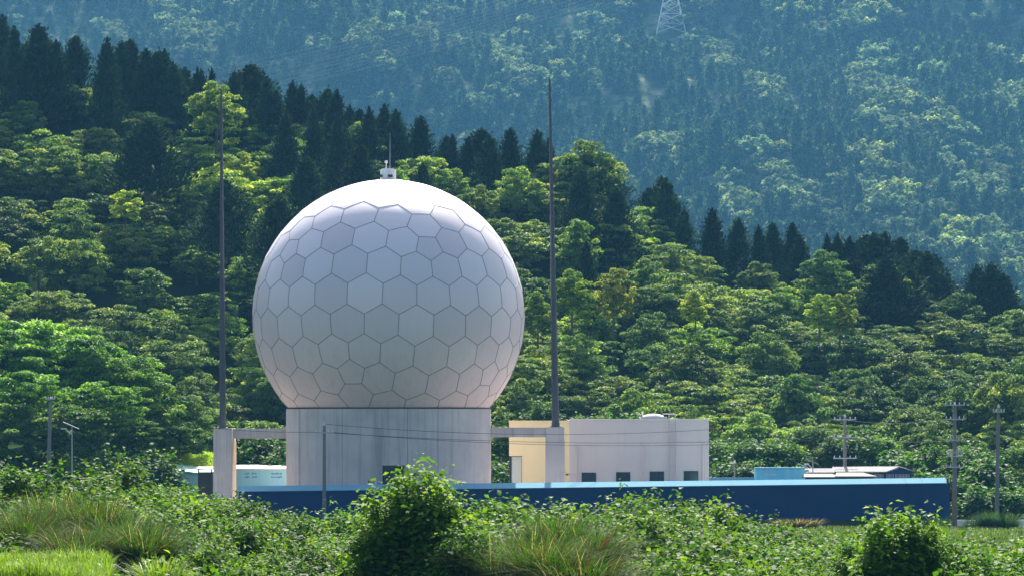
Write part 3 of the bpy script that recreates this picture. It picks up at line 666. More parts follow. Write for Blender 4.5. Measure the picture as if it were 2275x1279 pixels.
def span(a, b, sag, r, label, group='power cables strung across the station', mat='cable', name='power_cable', n=28):
    a = Vector(a); b = Vector(b); pts = []
    for k in range(n+1):
        q = k/n; p = a.lerp(b, q); p.z -= 4*sag*q*(1-q); pts.append(p - a)
    o = MB().cable(pts, r).build(name, M[mat], loc=a); return tag(o, label, 'cable', group)
span(P(720.5, 941, 374), P(1877, 925, 404), 1.5, .022, 'uppermost thin dark cable crossing the drum and grey building')
span(P(710, 959, 374), P(1868, 969, 404), .9, .022, 'middle thin dark cable crossing the drum and grey building')
span(P(734, 959, 374), P(1888, 971, 404), 1.15, .022, 'lowest thin dark cable crossing the drum and grey building')
span(P(1868, 930, 404), P(2112, 929, 379), .5, .02, 'upper cable between the three-armed pole and the thick pole')
span(P(1886, 970, 404), P(2130, 976, 379), .4, .02, 'lower cable between the three-armed pole and the thick pole')
span(P(2112, 929, 379), P(2210, 913, 378), .4, .02, 'short upper cable between the two poles at far right')
span(P(2130, 945, 379), P(2218, 913, 378), .3, .02, 'short lower cable between the two poles at far right')
span(P(107, 886, 386), P(710, 959, 374), 1.0, .02, 'cable running from the far left pole to the drum pole')
span(P(-60, 955, 388), P(160, 948, 386), .5, .02, 'cable entering at the left edge towards the far left pole')
# white low rail at lower right
for px0, px1, lb in ((2126, 2168, 'short white low barrier beside the thick pole'), (2258, 2330, 'white low barrier at the far right edge')):
    a0, a1 = Xp(px0, 381), Xp(px1, 381); e = empty('low_barrier', ((a0+a1)/2, 381, .9), lb, 'barrier', 'white low barriers')
    MB().box(-(a1-a0)/2, (a1-a0)/2, 0, .25, .2, Zp(1154, 381) - .9).build('panel', M['white'], e, bevel=.02)
    mb = MB(); mb.box(-(a1-a0)/2 + .1, -(a1-a0)/2 + .3, .02, .22, -.2, .198); mb.box((a1-a0)/2 - .3, (a1-a0)/2 - .1, .02, .22, -.2, .198); mb.build('foot', M['white'], e)

# ------------------------------------------------------------------ ray to terrain
def hit(px, py, fn, y0, y1, step=4.0):
    ys = np.arange(y0, y1, step); xs = (px - CX)/F*ys; zs = CAMZ + (HZ - py)/F*ys
    g_ = fn(xs, ys); k = np.where(g_ >= zs)[0]
    k = k[0] if len(k) else len(ys) - 1
    return float(xs[k]), float(ys[k]), float(g_[k])

# ------------------------------------------------------------------ pylon and its lines
px_, py_, pz_ = hit(1490, 82, zm, 1700, 3050)
sc = py_/F            # metres per photo pixel there
T_ = empty('transmission_tower', (px_, py_, pz_), 'pale steel lattice pylon on the hazy mountainside at the top edge', 'pylon')
hb, ht, th_ = 32*sc, 9*sc, 150*sc
def leg(k, z): q = z/th_; wd = hb + (ht - hb)*min(q/.75, 1); sx, sy = ((-1, -1), (1, -1), (1, 1), (-1, 1))[k]; return Vector((sx*wd, sy*wd, z))
mb = MB()
for k in range(4): mb.tube(leg(k, -2), leg(k, th_*.75), .34, .26, 4); mb.tube(leg(k, th_*.75), leg(k, th_), .26, .2, 4)
mb.build('legs', M['galvanised'], T_)
mb = MB(); zz = 0; st_ = th_/7
for q in range(7):
    z0, z1 = q*st_, (q+1)*st_
    for k in range(4):
        a, b_ = k, (k+1) % 4; mb.tube(leg(a, z0), leg(b_, z1), .22, .22, 4); mb.tube(leg(b_, z0), leg(a, z1), .22, .22, 4); mb.tube(leg(a, z1), leg(b_, z1), .18, .18, 4)
mb.build('bracing', M['galvanised'], T_)
att = []
for z in (th_*.78, th_*.9, th_*1.0):
    mb = MB()
    for sx in (-1, 1):
        mb.tube((0, -ht, z), (sx*30*sc, 0, z), .25, .15, 4); mb.tube((0, ht, z), (sx*30*sc, 0, z), .25, .15, 4); mb.tube((0, 0, z + 6*sc), (sx*30*sc, 0, z), .2, .15, 4); att.append(Vector((px_ + sx*30*sc, py_, pz_ + z)))
    mb.build('crossarm', M['steel'], T_)
for k in range(10):
    a = P(1530, -62 - 9.5*k, py_ - 8) ; e_ = P(330, 262 - 9.0*k - (k % 2)*3, 1750)
    span(a, e_, 6 + .4*k, .05, 'one of the thin pale lines of the bundle crossing the hazy mountainside', 'overhead lines across the mountainside', 'cable_far', 'overhead_line', 40)

# ------------------------------------------------------------------ prototype foliage
def proto(nm, me): return me
BC = [broad_crown('crown', M['leaf_mid'], 5.2, 8.5, 100, 120, .40, 11, .42), broad_crown('crown', M['leaf_mid'], 6.0, 8.0, 120, 120, .40, 12, .35),
      broad_crown('crown', M['leaf_mid'], 4.4, 9.0, 96, 115, .39, 13, .55), broad_crown('crown', M['leaf_mid'], 5.6, 7.0, 115, 120, .40, 14, .32), broad_crown('crown', M['leaf_mid'], 4.8, 9.6, 112, 115, .40, 15, .6)]
BT = [trunk_mesh('trunk', h, .22, 0, 5, 2.4, k) for k, h in enumerate((8.5, 8.0, 9.0, 7.0, 9.6))]
BH = (8.5*.99, 8.0*.99, 9.0*1.0, 7.0*.99, 9.6)
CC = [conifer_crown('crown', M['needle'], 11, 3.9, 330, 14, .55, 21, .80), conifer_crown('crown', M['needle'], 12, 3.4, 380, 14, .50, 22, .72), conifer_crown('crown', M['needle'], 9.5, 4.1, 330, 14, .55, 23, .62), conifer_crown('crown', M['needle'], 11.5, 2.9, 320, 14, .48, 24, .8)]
CT = [trunk_mesh('trunk', h, .2, 0, 0, 1, 40 + k, .9) for k, h in enumerate((11, 12, 9.5, 11.5))]
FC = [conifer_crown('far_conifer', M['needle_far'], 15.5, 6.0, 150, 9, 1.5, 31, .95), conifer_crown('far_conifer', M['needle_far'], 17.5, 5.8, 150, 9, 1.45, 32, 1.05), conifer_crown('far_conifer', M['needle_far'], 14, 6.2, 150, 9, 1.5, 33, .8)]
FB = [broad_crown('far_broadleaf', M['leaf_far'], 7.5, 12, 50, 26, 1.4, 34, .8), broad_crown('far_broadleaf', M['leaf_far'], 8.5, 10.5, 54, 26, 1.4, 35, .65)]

def put_tree(name, crown, trunk, x, y, z, s, rz, col, label, cat, group, sz=1.0):
    e = empty(name, (x, y, z), label, cat, group, rz); e.scale = (s, s, s*sz)
    c = link('crown', crown, e); c.color = (*col, 1)
    link('trunk', trunk, e); return e

ORD = ['first', 'second', 'third', 'fourth', 'fifth', 'sixth', 'seventh', 'eighth', 'ninth', 'tenth', 'eleventh', 'twelfth', 'thirteenth', 'fourteenth', 'fifteenth', 'sixteenth', 'seventeenth', 'eighteenth', 'nineteenth', 'twentieth']
# --- conifers along the ridge: (column, row of the tip, proto, scale of width, height in rows)
RC = [(8, 35, 1, 1.0), (40, 62, 0, .9), (92, 58, 0, 1.5), (66, 95, 2, 1.2), (128, 92, 1, .9), (165, 84, 2, .95), (232, 88, 3, 1.3), (268, 95, 2, 1.0), (295, 90, 1, 1.2), (318, 112, 0, 1.0), (345, 118, 2, 1.1), (364, 112, 3, 1.2), (388, 140, 1, 1.1), (410, 152, 0, .9), (432, 155, 3, 1.0), (452, 160, 3, 1.0), (467, 156, 3, .9), (518, 165, 2, .8),
      (560, 148, 2, 1.45), (590, 175, 1, 1.0), (612, 205, 0, .9), (648, 182, 3, 1.2), (662, 190, 1, .9), (690, 212, 0, 1.0), (720, 202, 2, .9), (742, 203, 3, 1.1), (655, 222, 1, .9), (752, 255, 1, .9), (700, 245, 0, 1.0), (626, 250, 1, .9), (778, 235, 3, .9), (800, 245, 1, .8), (822, 240, 3, .9), (856, 234, 3, 1.1), (884, 246, 1, 1.1), (840, 262, 0, .9), (932, 262, 1, 1.15), (990, 304, 1, .9), (1003, 300, 3, .8), (1038, 306, 1, .8),
      (1072, 288, 1, 1.35), (1090, 305, 0, 1.0), (1136, 288, 1, 1.1), (1192, 292, 1, 1.15), (1215, 310, 3, .9), (1260, 345, 0, .9), (1310, 350, 2, 1.0), (1350, 352, 0, 1.0),
      (1462, 394, 1, 1.3), (1482, 400, 0, 1.1), (1440, 420, 2, .9), (1518, 462, 3, .8), (1583, 465, 1, 1.0), (1636, 488, 1, .9), (1687, 503, 3, .9), (1720, 497, 1, .9), (1757, 497, 1, 1.05), (1775, 525, 0, .8), (1842, 522, 3, .8), (1855, 520, 3, .9), (1885, 528, 3, 1.1),
      (1922, 526, 2, 1.2), (1948, 522, 0, 1.2), (1972, 518, 1, 1.1), (1995, 530, 0, 1.1), (2030, 560, 2, 1.1), (2052, 562, 0, 1.1), (2075, 568, 2, 1.0), (2100, 610, 3, 1.0), (1900, 575, 2, 1.2), (1935, 585, 1, 1.2), (1965, 572, 0, 1.3), (2015, 592, 2, 1.2), (2058, 600, 1, 1.3), (2088, 612, 0, 1.1), (2174, 590, 1, 1.1), (2206, 585, 1, 1.2), (2228, 610, 0, 1.0), (2245, 640, 0, .9)]
gC = np.random.default_rng(55)
zones_r = [(-1, 490, 'left of the left mast'), (490, 863, 'between the left mast and the dome top'), (863, 1221, 'between the dome top and the right mast'), (1221, 1600, 'just right of the right mast'), (1600, 1880, 'in the thin row right of centre'), (1880, 2120, 'in the dense dark clump at right'), (2120, 2400, 'in the last clump at the far right')]
cnt = {}
RC.sort()
HT = (11, 12, 9.5, 11.5); RW = (2.7, 2.3, 2.9, 1.9)
for px, py, pi, ws in RC:
    Y = 590 + gC.uniform(-10, 8) - (18 if py > np.interp(px, [a for a, b in RIDGE], [b for a, b in RIDGE]) + 30 else 0)
    x = Xp(px, Y); zt = Zp(py, Y); zb = float(zg(x, Y)) - .3
    hgt = max(zt - zb, 9.0); s = hgt / (HT[pi]*1.0); 
    zz = [z_ for z_ in zones_r if z_[0] <= px < z_[1]][0][2]; k = cnt.get(zz, 0); cnt[zz] = k + 1
    e = put_tree('conifer', CC[pi], CT[pi], x, Y, zt - hgt, 1, gC.uniform(0, 6.28), (1, 1, 1), f'dark ridge conifer {zz}, {ORD[k]} from the left there', 'conifer', 'dark conifers on the ridge')
    wsc = ws * gC.uniform(.92, 1.3) * (1.15 if 1880 < px < 2120 else 1); e.scale = (wsc, wsc * gC.uniform(.9, 1.1), s); e.rotation_euler = (gC.uniform(-.05, .05), gC.uniform(-.05, .05), gC.uniform(0, 6.28)); q = gC.uniform(.7, 1.5); e.children[0].color = (q, q, q, 1)
# darker lone conifers lower on the hillside
for px, py, Y, s, ws, lb in [(328, 262, 545, 1.05, 1.9, 'dark rounded conifer standing alone in pale canopy left of the left mast'), (500, 400, 520, 1.0, 1.5, 'dark conifer low on the slope just behind the left mast'), (800, 340, 540, .9, 1.3, 'bluish dark conifer just above the dome, left of its cap'), (680, 370, 540, 1.0, 1.4, 'dull dark conifer above the left shoulder of the dome'), (620, 440, 500, 1.0, 1.5, 'dark shaggy conifer at the upper left edge of the dome'), (1302, 558, 500, .8, .9, 'small dark conifer amid bright trees right of the right mast'), (940, 380, 560, .8, 1.1, 'dark conifer behind and right of the dome cap'), (1290, 400, 560, 1.1, 1.3, 'dark conifer under the round ridge tree near the right mast'), (1370, 440, 560, 1.0, 1.3, 'dark conifer below and right of the round ridge tree')]:
    x = Xp(px, Y); e = put_tree('conifer', CC[2 if ws > 1.4 else 0], CT[0], x, Y, Zp(py, Y) - 11*s, s, px*.1, (1.2, 1.2, 1.1), lb, 'conifer', None); e.scale = (s*ws, s*ws, s*1.12)

# --- special broadleaf trees
SP = [(480, 190, 560, 4, .92, 1.1, (1.6, 1.5, .9), 'bright yellow-green tree rising behind the top of the left mast'),
      (1312, 318, 585, 4, 1.15, 1.1, (1.0, 1.0, .8), 'tall round olive green tree on the ridge right of the right mast'),
      (278, 425, 520, 2, .55, 1.0, (2.3, 1.9, .8), 'small yellow crown amid green trees upper left'),
      (1270, 605, 470, 4, .65, 1.15, (1.3, 1.4, .5), 'vivid green narrow tree just right of the right mast'),
      (1195, 650, 465, 2, .6, 1.2, (1.1, 1.2, .5), 'vivid green narrow tree between dome and right mast'),
      (1362, 600, 480, 2, .7, 1.2, (1.9, 1.4, .8), 'tree with orange-yellow new leaves right of the right mast'),
      (1545, 645, 480, 2, .5, 1.1, (2.1, 1.8, .8), 'small yellow-tipped tree halfway up, right of centre'),
      (1865, 655, 500, 2, .6, 1.2, (2.0, 1.8, .9), 'yellow-tipped tree just left of the dense dark clump'),
      (1820, 655, 498, 2, .55, 1.1, (1.8, 1.7, .8), 'second yellow-tipped tree, left of the one by the dark clump'),
      (1835, 562, 560, 4, .85, 1.0, (.8, 1.1, .8), 'full mid-green tree on the ridge beside the dark clump')]
for px, py, Y, pi, s, sz, col, lb in SP:
    x = Xp(px, Y); put_tree('broadleaf_tree', BC[pi], BT[pi], x, Y, Zp(py, Y) - BH[pi]*s*sz, s, px*.7, col, lb, 'tree', None, sz)
# --- broadleaf canopy on the near hillside
gB = np.random.default_rng(77); pts = []
yy = 452.0
while yy < 592:
    n_ = 0; hw = .142*yy + 12
    xx = -hw + gB.uniform(0, 8)
    while xx < hw + 4: 
        pts.append((xx + gB.uniform(-2.2, 2.2), yy + gB.uniform(-3, 3))); xx += gB.uniform(7.6, 10.6)
    yy += 9.6
def zone(px, py):
    h = 'high on' if py < 420 else 'halfway up' if py < 620 else 'low on' if py < 800 else 'at the foot of'
    for lim, a in ((220, 'at the left edge'), (490, 'left of the left mast'), (640, 'right behind the left mast'), (863, 'above the left of the dome'), (1110, 'above the right of the dome'), (1225, 'between the dome and right mast'), (1420, 'just right of the right mast'), (1600, 'beyond the flat-roofed building'), (1790, 'beyond the cyan container'), (1990, 'beyond the gabled hut'), (2140, 'beyond the thick utility pole')):
        if px < lim: return h, a
    return h, 'at the right edge'
nB = 0
for x, y in pts:
    z = float(zg(x, y)); pi = int(gB.integers(0, 5)); s = gB.uniform(.72, 1.12)
    px = x/y*F + CX; pyb = HZ - (z - CAMZ)/y*F; pyt = pyb - BH[pi]*s/y*F
    if pyt < np.interp(px, [a for a, b in RIDGE], [b for a, b in RIDGE]) + 48 and y > 540: continue
    if px < -90 or px > 2365: continue
    if 600 < px < 1120 and pyt > 440: 
        if (px - 863)**2 + (pyt - 702)**2 < 210**2 and gB.random() < .75: continue    # wholly behind the dome
    q = float(vnoise(np.array([x]), np.array([y]), 26, 9)[0]) + gB.normal()*.35
    hi = np.clip((640 - pyt)/400, -.6, 1)
    q += .35*hi if px < 720 else .1
    if q > .45: col, cn = (1.42, 1.4, .95), 'yellow-green'
    elif q > -.25: col, cn = (.95, 1.0, .85), 'mid-green'
    else: col, cn = (.55, .68, .75), 'deep green'
    j = gB.uniform(.88, 1.12); col = (col[0]*j, col[1], col[2]*j)
    if px < 740 and pyt < 430: col = (col[0]*1.45, col[1]*1.35, col[2]*1.1)  # upper-left crowns tinted brighter, sunlight on the canopy put into their colour
    h, a = zone(px, pyt)
    sw = 'small ' if s < .84 else 'big ' if s > 1.0 else ''; lab = f'{sw}{cn} tree {h} the slope {a}'
    put_tree('broadleaf_tree', BC[pi], BT[pi], x, y, z - .3, s, gB.uniform(0, 6.28), col, lab, 'tree', f'{sw}{cn} trees {h} the slope {a}', gB.uniform(.85, 1.15)); nB += 1
print('hill broadleaf', nB)
# --- near left trees, bright green
NL = [(20, 708, 425, 0, 1.35), (90, 728, 428, 4, 1.2), (150, 735, 424, 1, 1.2), (215, 752, 420, 2, 1.2), (285, 790, 418, 0, 1.0), (-20, 740, 420, 3, 1.3), (60, 830, 405, 1, .9), (240, 850, 405, 3, .85), (330, 850, 415, 2, .95), (355, 905, 415, 0, .7), (425, 880, 418, 2, .65), (400, 940, 412, 3, .55), (160, 900, 398, 3, .8), (20, 900, 398, 2, .8), (300, 930, 408, 1, .55)]
for k, (px, py, Y, pi, s) in enumerate(sorted(NL)):
    put_tree('broadleaf_tree', BC[pi], BT[pi], Xp(px, Y), Y, Zp(py, Y) - BH[pi]*s, s, px*.3, (1.0, 1.35, .55) if py < 880 else (.8, 1.05, .7), f'fresh green tree in the near clump at left, {ORD[k]} from the left edge', 'tree', 'fresh green trees near the left edge')
# --- shrubs at the foot of the hill, behind wall and buildings
FOOT = [(555, 940, 440), (600, 960, 438), (470, 950, 436), (530, 985, 436), (625, 990, 434), (1110, 960, 440), (1115, 1010, 432), (1200, 880, 442), (1140, 935, 440), (1330, 905, 442), (1290, 915, 440), (1420, 900, 444), (1600, 960, 440), (1650, 975, 436), (1700, 960, 438), (1750, 975, 436), (1800, 935, 442), (1900, 945, 438), (1950, 955, 436), (1850, 960, 436), (2010, 985, 430), (2070, 980, 430), (2150, 980, 425), (2200, 1000, 415), (2260, 980, 425), (2180, 1060, 405), (2250, 1070, 405), (2130, 1060, 410), (1610, 1010, 430), (1680, 1010, 430), (1750, 1020, 432), (2060, 1030, 420), (2100, 1045, 410), (225, 985, 394), (120, 985, 396), (60, 990, 396), (170, 1000, 392), (280, 1000, 396), (10, 985, 396), (330, 985, 402)]
SHM = [shrub_mesh('shrub', 2.6, 3.2, 95, 22, .34, 51), shrub_mesh('shrub', 2.2, 3.8, 90, 22, .34, 52)]
zf = lambda px: 'left of the left mast' if px < 490 else 'beside the drum' if px < 1180 else 'behind the grey building' if px < 1590 else 'behind the sheds and cyan container' if px < 2040 else 'behind the poles at far right'
for k, (px, py, Y) in enumerate(FOOT):
    s = 1.25 + .35*math.sin(k*2.3); x = Xp(px, Y); o = link('shrub', SHM[k % 2], None, (x, Y, Zp(py, Y) - (3.2, 3.8)[k % 2]*s)); o.scale = (s*1.2, s*1.2, s); o.rotation_euler = (0, 0, k)
    o.color = (.8, .95, .9, 1) if k % 3 else (1.1, 1.2, .9, 1); tag(o, f'leafy shrub at the foot of the wooded slope {zf(px)}', 'shrub', f'shrubs at the slope foot {zf(px)}')

# ------------------------------------------------------------------ far mountain forest
gF = np.random.default_rng(99); pc, pb = [], []
CLEAR = [(1930, 190, 75, 62), (1290, 22, 70, 30), (850, 100, 130, 26), (1610, 410, 30, 30), (1990, 250, 40, 25)]
BROADS = [(240, 60, 30), (390, 50, 30), (430, 75, 30), (480, 100, 25), (700, 110, 25), (820, 140, 50), (870, 60, 25), (980, 165, 20), (1110, 100, 30), (1120, 130, 40), (1180, 180, 30), (1270, 90, 30), (1580, 430, 45), (1480, 350, 50), (1710, 395, 70), (1770, 420, 60), (1950, 200, 60), (1900, 50, 40), (1950, 410, 60), (2150, 560, 55), (2180, 540, 60), (2080, 560, 40), (2250, 560, 60), (2230, 230, 50), (1960, 260, 60), (2060, 300, 40), (2200, 400, 60), (1600, 130, 40), (1530, 40, 60), (1340, 20, 50), (1060, 340, 40), (1010, 330, 40), (1700, 200, 40), (2130, 330, 50), (1650, 480, 50), (1990, 470, 50)]
y = 1740.0
while y < 2960:
    hw = .142*y + 70; x = -hw + gF.uniform(0, 8)
    while x < hw:
        xx, yj = x + gF.uniform(-3, 3), y + gF.uniform(-4, 4); z = float(zm(np.array([xx]), np.array([yj]))[0])
        px = xx/yj*F + CX; py = HZ - (z + 8 - CAMZ)/yj*F; x += gF.uniform(10.5, 14.5)
        if py > np.interp(px, [a for a, b in RIDGE], [b for a, b in RIDGE]) + 90 or py < -90: continue
        if abs(px - 1490) < 42 and 48 < py < 100: continue
        clear = any(((px-a)/c)**2 + ((py-b_)/d_)**2 < 1 for a, b_, c, d_ in CLEAR)
        if clear and gF.random() < .45: continue
        isb = any((px-a)**2 + ((py-b_)*1.2)**2 < c*c for a, b_, c in BROADS) and gF.random() < .88 or gF.random() < .07 + .12*float(vnoise(np.array([xx]), np.array([yj]), 120, 12)[0]) or clear
        vv = float(vnoise(np.array([xx]), np.array([yj]), 70, 21)[0]); s = gF.uniform(.75, 1.25) * (1.15 + .45*vv)
        if gF.random() < .12: continue
        (pb if isb else pc).append((xx, yj, z - .6, s * (1.15 if isb else 1), gF.uniform(0, 6.28), px, py, int(gF.integers(0, 3))))
    y += 14.0
print('far conifers', len(pc), 'far broadleaf', len(pb))
def split(lst, n):
    vis = [p for p in lst if 0 < p[5] < 2275 and 0 < p[6] < np.interp(p[5], [a for a, b in RIDGE], [b for a, b in RIDGE]) - 5]
    vis.sort(key=lambda p: p[1]/p[3]); ch = set(id(p) for p in vis[:n]); return vis[:n], [p for p in lst if id(p) not in ch]
ic, rc = split(pc, 215); ib, rb = split(pb, 75)
def zfar(px, py):
    d = np.interp(px, [a for a, b in RIDGE], [b for a, b in RIDGE]) - py
    h = 'just over the near ridge' if d < 45 else 'a little above the near ridge' if d < 110 else 'well above the near ridge'
    for lim, a in ((250, 'at far left'), (620, 'around the left mast top'), (1000, 'above the dome'), (1221, 'left of the right mast'), (1450, 'right of the right mast'), (1600, 'below the pylon'), (1780, 'right of the pylon'), (1960, 'well right of the pylon'), (2120, 'near the right side')):
        if px < lim: return f'{h}, {a}'
    return f'{h}, at the right edge'
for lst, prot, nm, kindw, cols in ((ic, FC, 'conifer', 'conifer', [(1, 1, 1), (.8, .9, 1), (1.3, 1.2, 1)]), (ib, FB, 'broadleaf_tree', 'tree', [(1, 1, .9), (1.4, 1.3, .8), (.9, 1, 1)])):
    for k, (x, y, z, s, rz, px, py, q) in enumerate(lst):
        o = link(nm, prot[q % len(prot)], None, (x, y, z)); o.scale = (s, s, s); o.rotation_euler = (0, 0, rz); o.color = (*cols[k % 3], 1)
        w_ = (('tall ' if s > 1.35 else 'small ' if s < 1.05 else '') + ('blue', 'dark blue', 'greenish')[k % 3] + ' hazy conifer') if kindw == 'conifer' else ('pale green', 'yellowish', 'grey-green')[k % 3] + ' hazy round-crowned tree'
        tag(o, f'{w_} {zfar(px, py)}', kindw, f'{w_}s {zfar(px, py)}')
def scatter(name, pts_, protos, label, cat):
    me = bpy.data.meshes.new(name); v = np.array([p[:3] for p in pts_], dtype=np.float32)
    me.vertices.add(len(v)); me.vertices.foreach_set('co', v.ravel())
    for an, ix in (('sc', 3), ('rz', 4)):
        a = me.attributes.new(an, 'FLOAT', 'POINT'); a.data.foreach_set('value', np.array([p[ix] for p in pts_], dtype=np.float32))
    a = me.attributes.new('pick', 'INT', 'POINT'); a.data.foreach_set('value', np.array([p[7] % len(protos) for p in pts_], dtype=np.int32))
    o = link(name, me); tag(o, label, cat, kind='stuff')
    g = bpy.data.node_groups.new(name, 'GeometryNodeTree'); g.interface.new_socket('Geometry', in_out='INPUT', socket_type='NodeSocketGeometry'); g.interface.new_socket('Geometry', in_out='OUTPUT', socket_type='NodeSocketGeometry')
    gi = g.nodes.new('NodeGroupInput'); go = g.nodes.new('NodeGroupOutput'); iop = g.nodes.new('GeometryNodeInstanceOnPoints'); jn = g.nodes.new('GeometryNodeJoinGeometry')
    for pm in reversed(protos):
        oi = g.nodes.new('GeometryNodeObjectInfo'); oi.inputs['As Instance'].default_value = True
        po = [q for q in S.objects if q.type == 'MESH' and q.data == pm][0]; oi.inputs['Object'].default_value = po; g.links.new(oi.outputs['Geometry'], jn.inputs[0])
    def na(n, t): a_ = g.nodes.new('GeometryNodeInputNamedAttribute'); a_.data_type = t; a_.inputs[0].default_value = n; return [q for q in a_.outputs if q.enabled][0]
    g.links.new(gi.outputs[0], iop.inputs['Points']); g.links.new(jn.outputs[0], iop.inputs['Instance']); iop.inputs['Pick Instance'].default_value = True
    g.links.new(na('pick', 'INT'), iop.inputs['Instance Index'])
    cx = g.nodes.new('ShaderNodeCombineXYZ'); g.links.new(na('rz', 'FLOAT'), cx.inputs[2]); 
    er = g.nodes.new('FunctionNodeEulerToRotation'); g.links.new(cx.outputs[0], er.inputs[0]); g.links.new(er.outputs[0], iop.inputs['Rotation'])
    g.links.new(na('sc', 'FLOAT'), iop.inputs['Scale']); g.links.new(iop.outputs[0], go.inputs[0])
    md = o.modifiers.new('scatter', 'NODES'); md.node_group = g
# the same wood carries on over the slope on both sides of the view
side = []; gX = np.random.default_rng(123); BCo = BC
y = 454.0
while y < 590:
    for sg in (-1, 1):
        x = .142*y + 14 + gX.uniform(0, 5)
        while x < .142*y + 95:
            xx = sg*x; side.append((xx, y + gX.uniform(-3, 3), float(zg(xx, y)) - .3, gX.uniform(.75, 1.15), gX.uniform(0, 6.28), 0, 0, int(gX.integers(0, 5)))); x += gX.uniform(8, 11)
    y += 9.6
scatter('hillside_forest', side, BC, 'green broadleaf wood continuing over the near slope beyond both sides', 'forest')
scatter('conifer_forest', rc, FC, 'dense blue conifer forest covering the hazy far mountainside', 'forest')
scatter('broadleaf_forest', rb, FB, 'pale broadleaf trees mixed through the far mountain forest', 'forest')

# ------------------------------------------------------------------ foreground scrub
SF = [shrub_mesh('shrub', 2.3, 3.2, 195, 26, .23, 61), shrub_mesh('shrub', 2.0, 3.6, 180, 26, .24, 62), shrub_mesh('shrub', 2.5, 2.9, 210, 26, .22, 63), shrub_mesh('shrub', 2.1, 3.3, 165, 26, .27, 64)]
SH = (3.2, 3.6, 2.9, 3.3)
gS = np.random.default_rng(111); nS = 0
REEDS = [(180, 1175, 136, 75), (1240, 1230, 128, 62)]
y = 104.0
while y < 196:
    hw = .142*y + 2.5; x = -hw + gS.uniform(0, 2)
    while x < hw:
        xx, yj = x + gS.uniform(-.6, .6), y + gS.uniform(-.8, .8); x += gS.uniform(3.1, 3.9)
        z = float(zg(xx, yj)); px = xx/yj*F + CX; pyt = HZ - (z + 3.1 - CAMZ)/yj*F
        if any(abs(px - a) < c and yj < d_ + 12 for a, b_, d_, c in REEDS): continue
        if yj < 132 and px < 240: continue
        k = int(gS.integers(0, 4)); s = .98 + .34*float(vnoise(np.array([xx]), np.array([yj]), 7.5, 31)[0]) + gS.uniform(-.08, .14)
        o = link('shrub', SF[k], None, (xx, yj, z - .1)); o.scale = (s, s, s*gS.uniform(.9, 1.05)); o.rotation_euler = (0, 0, gS.uniform(0, 6.28))
        q = gS.random(); nm, col = ('bright green', (1.4, 1.3, .85)) if q > .6 else (('mid-green', (1.05, 1.05, .85)) if q > .25 else ('darker green', (.72, .74, .72)))
        o.color = (*col, 1); nS += 1
        dz = 'at the bottom of the frame' if yj < 130 else 'in the middle of the thicket' if yj < 162 else 'along the top of the thicket'
        hz_ = 'at left' if px < 570 else 'left of centre' if px < 1000 else 'right of centre' if px < 1570 else 'at right'
        tag(o, f'{nm} leafy shrub {dz} {hz_}', 'shrub', f'{nm} foreground shrubs {dz} {hz_}')
    y += 3.5
print('foreground shrubs', nS)
# tall bushes standing out of the scrub
TB = [shrub_mesh('foliage', 2.5, 6.6, 560, 32, .30, 71, upright=.8), shrub_mesh('foliage', 2.4, 5.6, 460, 32, .30, 72, upright=.8)]
def tallbush(px, py, Y, k, s, col, label, h=None):
    H_ = (6.6, 5.6)[k]*1.02; x = Xp(px, Y); zt = Zp(py, Y); hh = H_*s if h is None else h
    e = empty('bush', (x, Y, zt - hh), label, 'bush'); f = link('foliage', TB[k], e); f.color = (*col, 1); f.scale = (s, s, hh/H_); f.rotation_euler = (0, 0, px)
    mb = MB()
    for q in range(3): mb.path([Vector((.1*q, 0, -2.0)), Vector((.3*q - .3, .2*q, hh*.3)), Vector((.7*q - .7, .3*q - .3, hh*.7))], [.09, .07, .03], 6)
    mb.build('stem', M['bark'], e)
tallbush(925, 1016, 130, 0, .88, (2.1, 1.9, 1.4), 'tall bush rising in front of the drum, highest in the foreground', 5.6)
tallbush(1992, 1108, 128, 1, .76, (1.9, 1.75, 1.3), 'round bush standing before the blue wall at right', 4.2)
tallbush(40, 1010, 180, 1, 1.0, (1.05, 1.15, .75), 'bright bush rising at the left edge of the thicket')
tallbush(1035, 1150, 127, 1, .66, (1.2, 1.3, 1.2), 'darker bush leaning against the tall bush on its right side', 4.0)
tallbush(1400, 1108, 180, 1, .8, (.9, 1, .9), 'broad low bush before the grey building and blue wall')
tallbush(1925, 1185, 135, 0, .6, (1.2, 1.2, 1.0), 'ragged low bush at the left foot of the round right-hand bush', 3.4)
tallbush(2075, 1175, 134, 0, .62, (1.3, 1.25, 1.0), 'ragged low bush at the right foot of the round right-hand bush', 3.6)
tallbush(840, 1120, 134, 1, .6, (1.4, 1.3, 1.0), 'ragged lower bush on the left side of the tall centre bush', 3.8)
tallbush(2150, 1200, 150, 1, .8, (.85, .95, .9), 'dark low bush at the lower right below the poles')
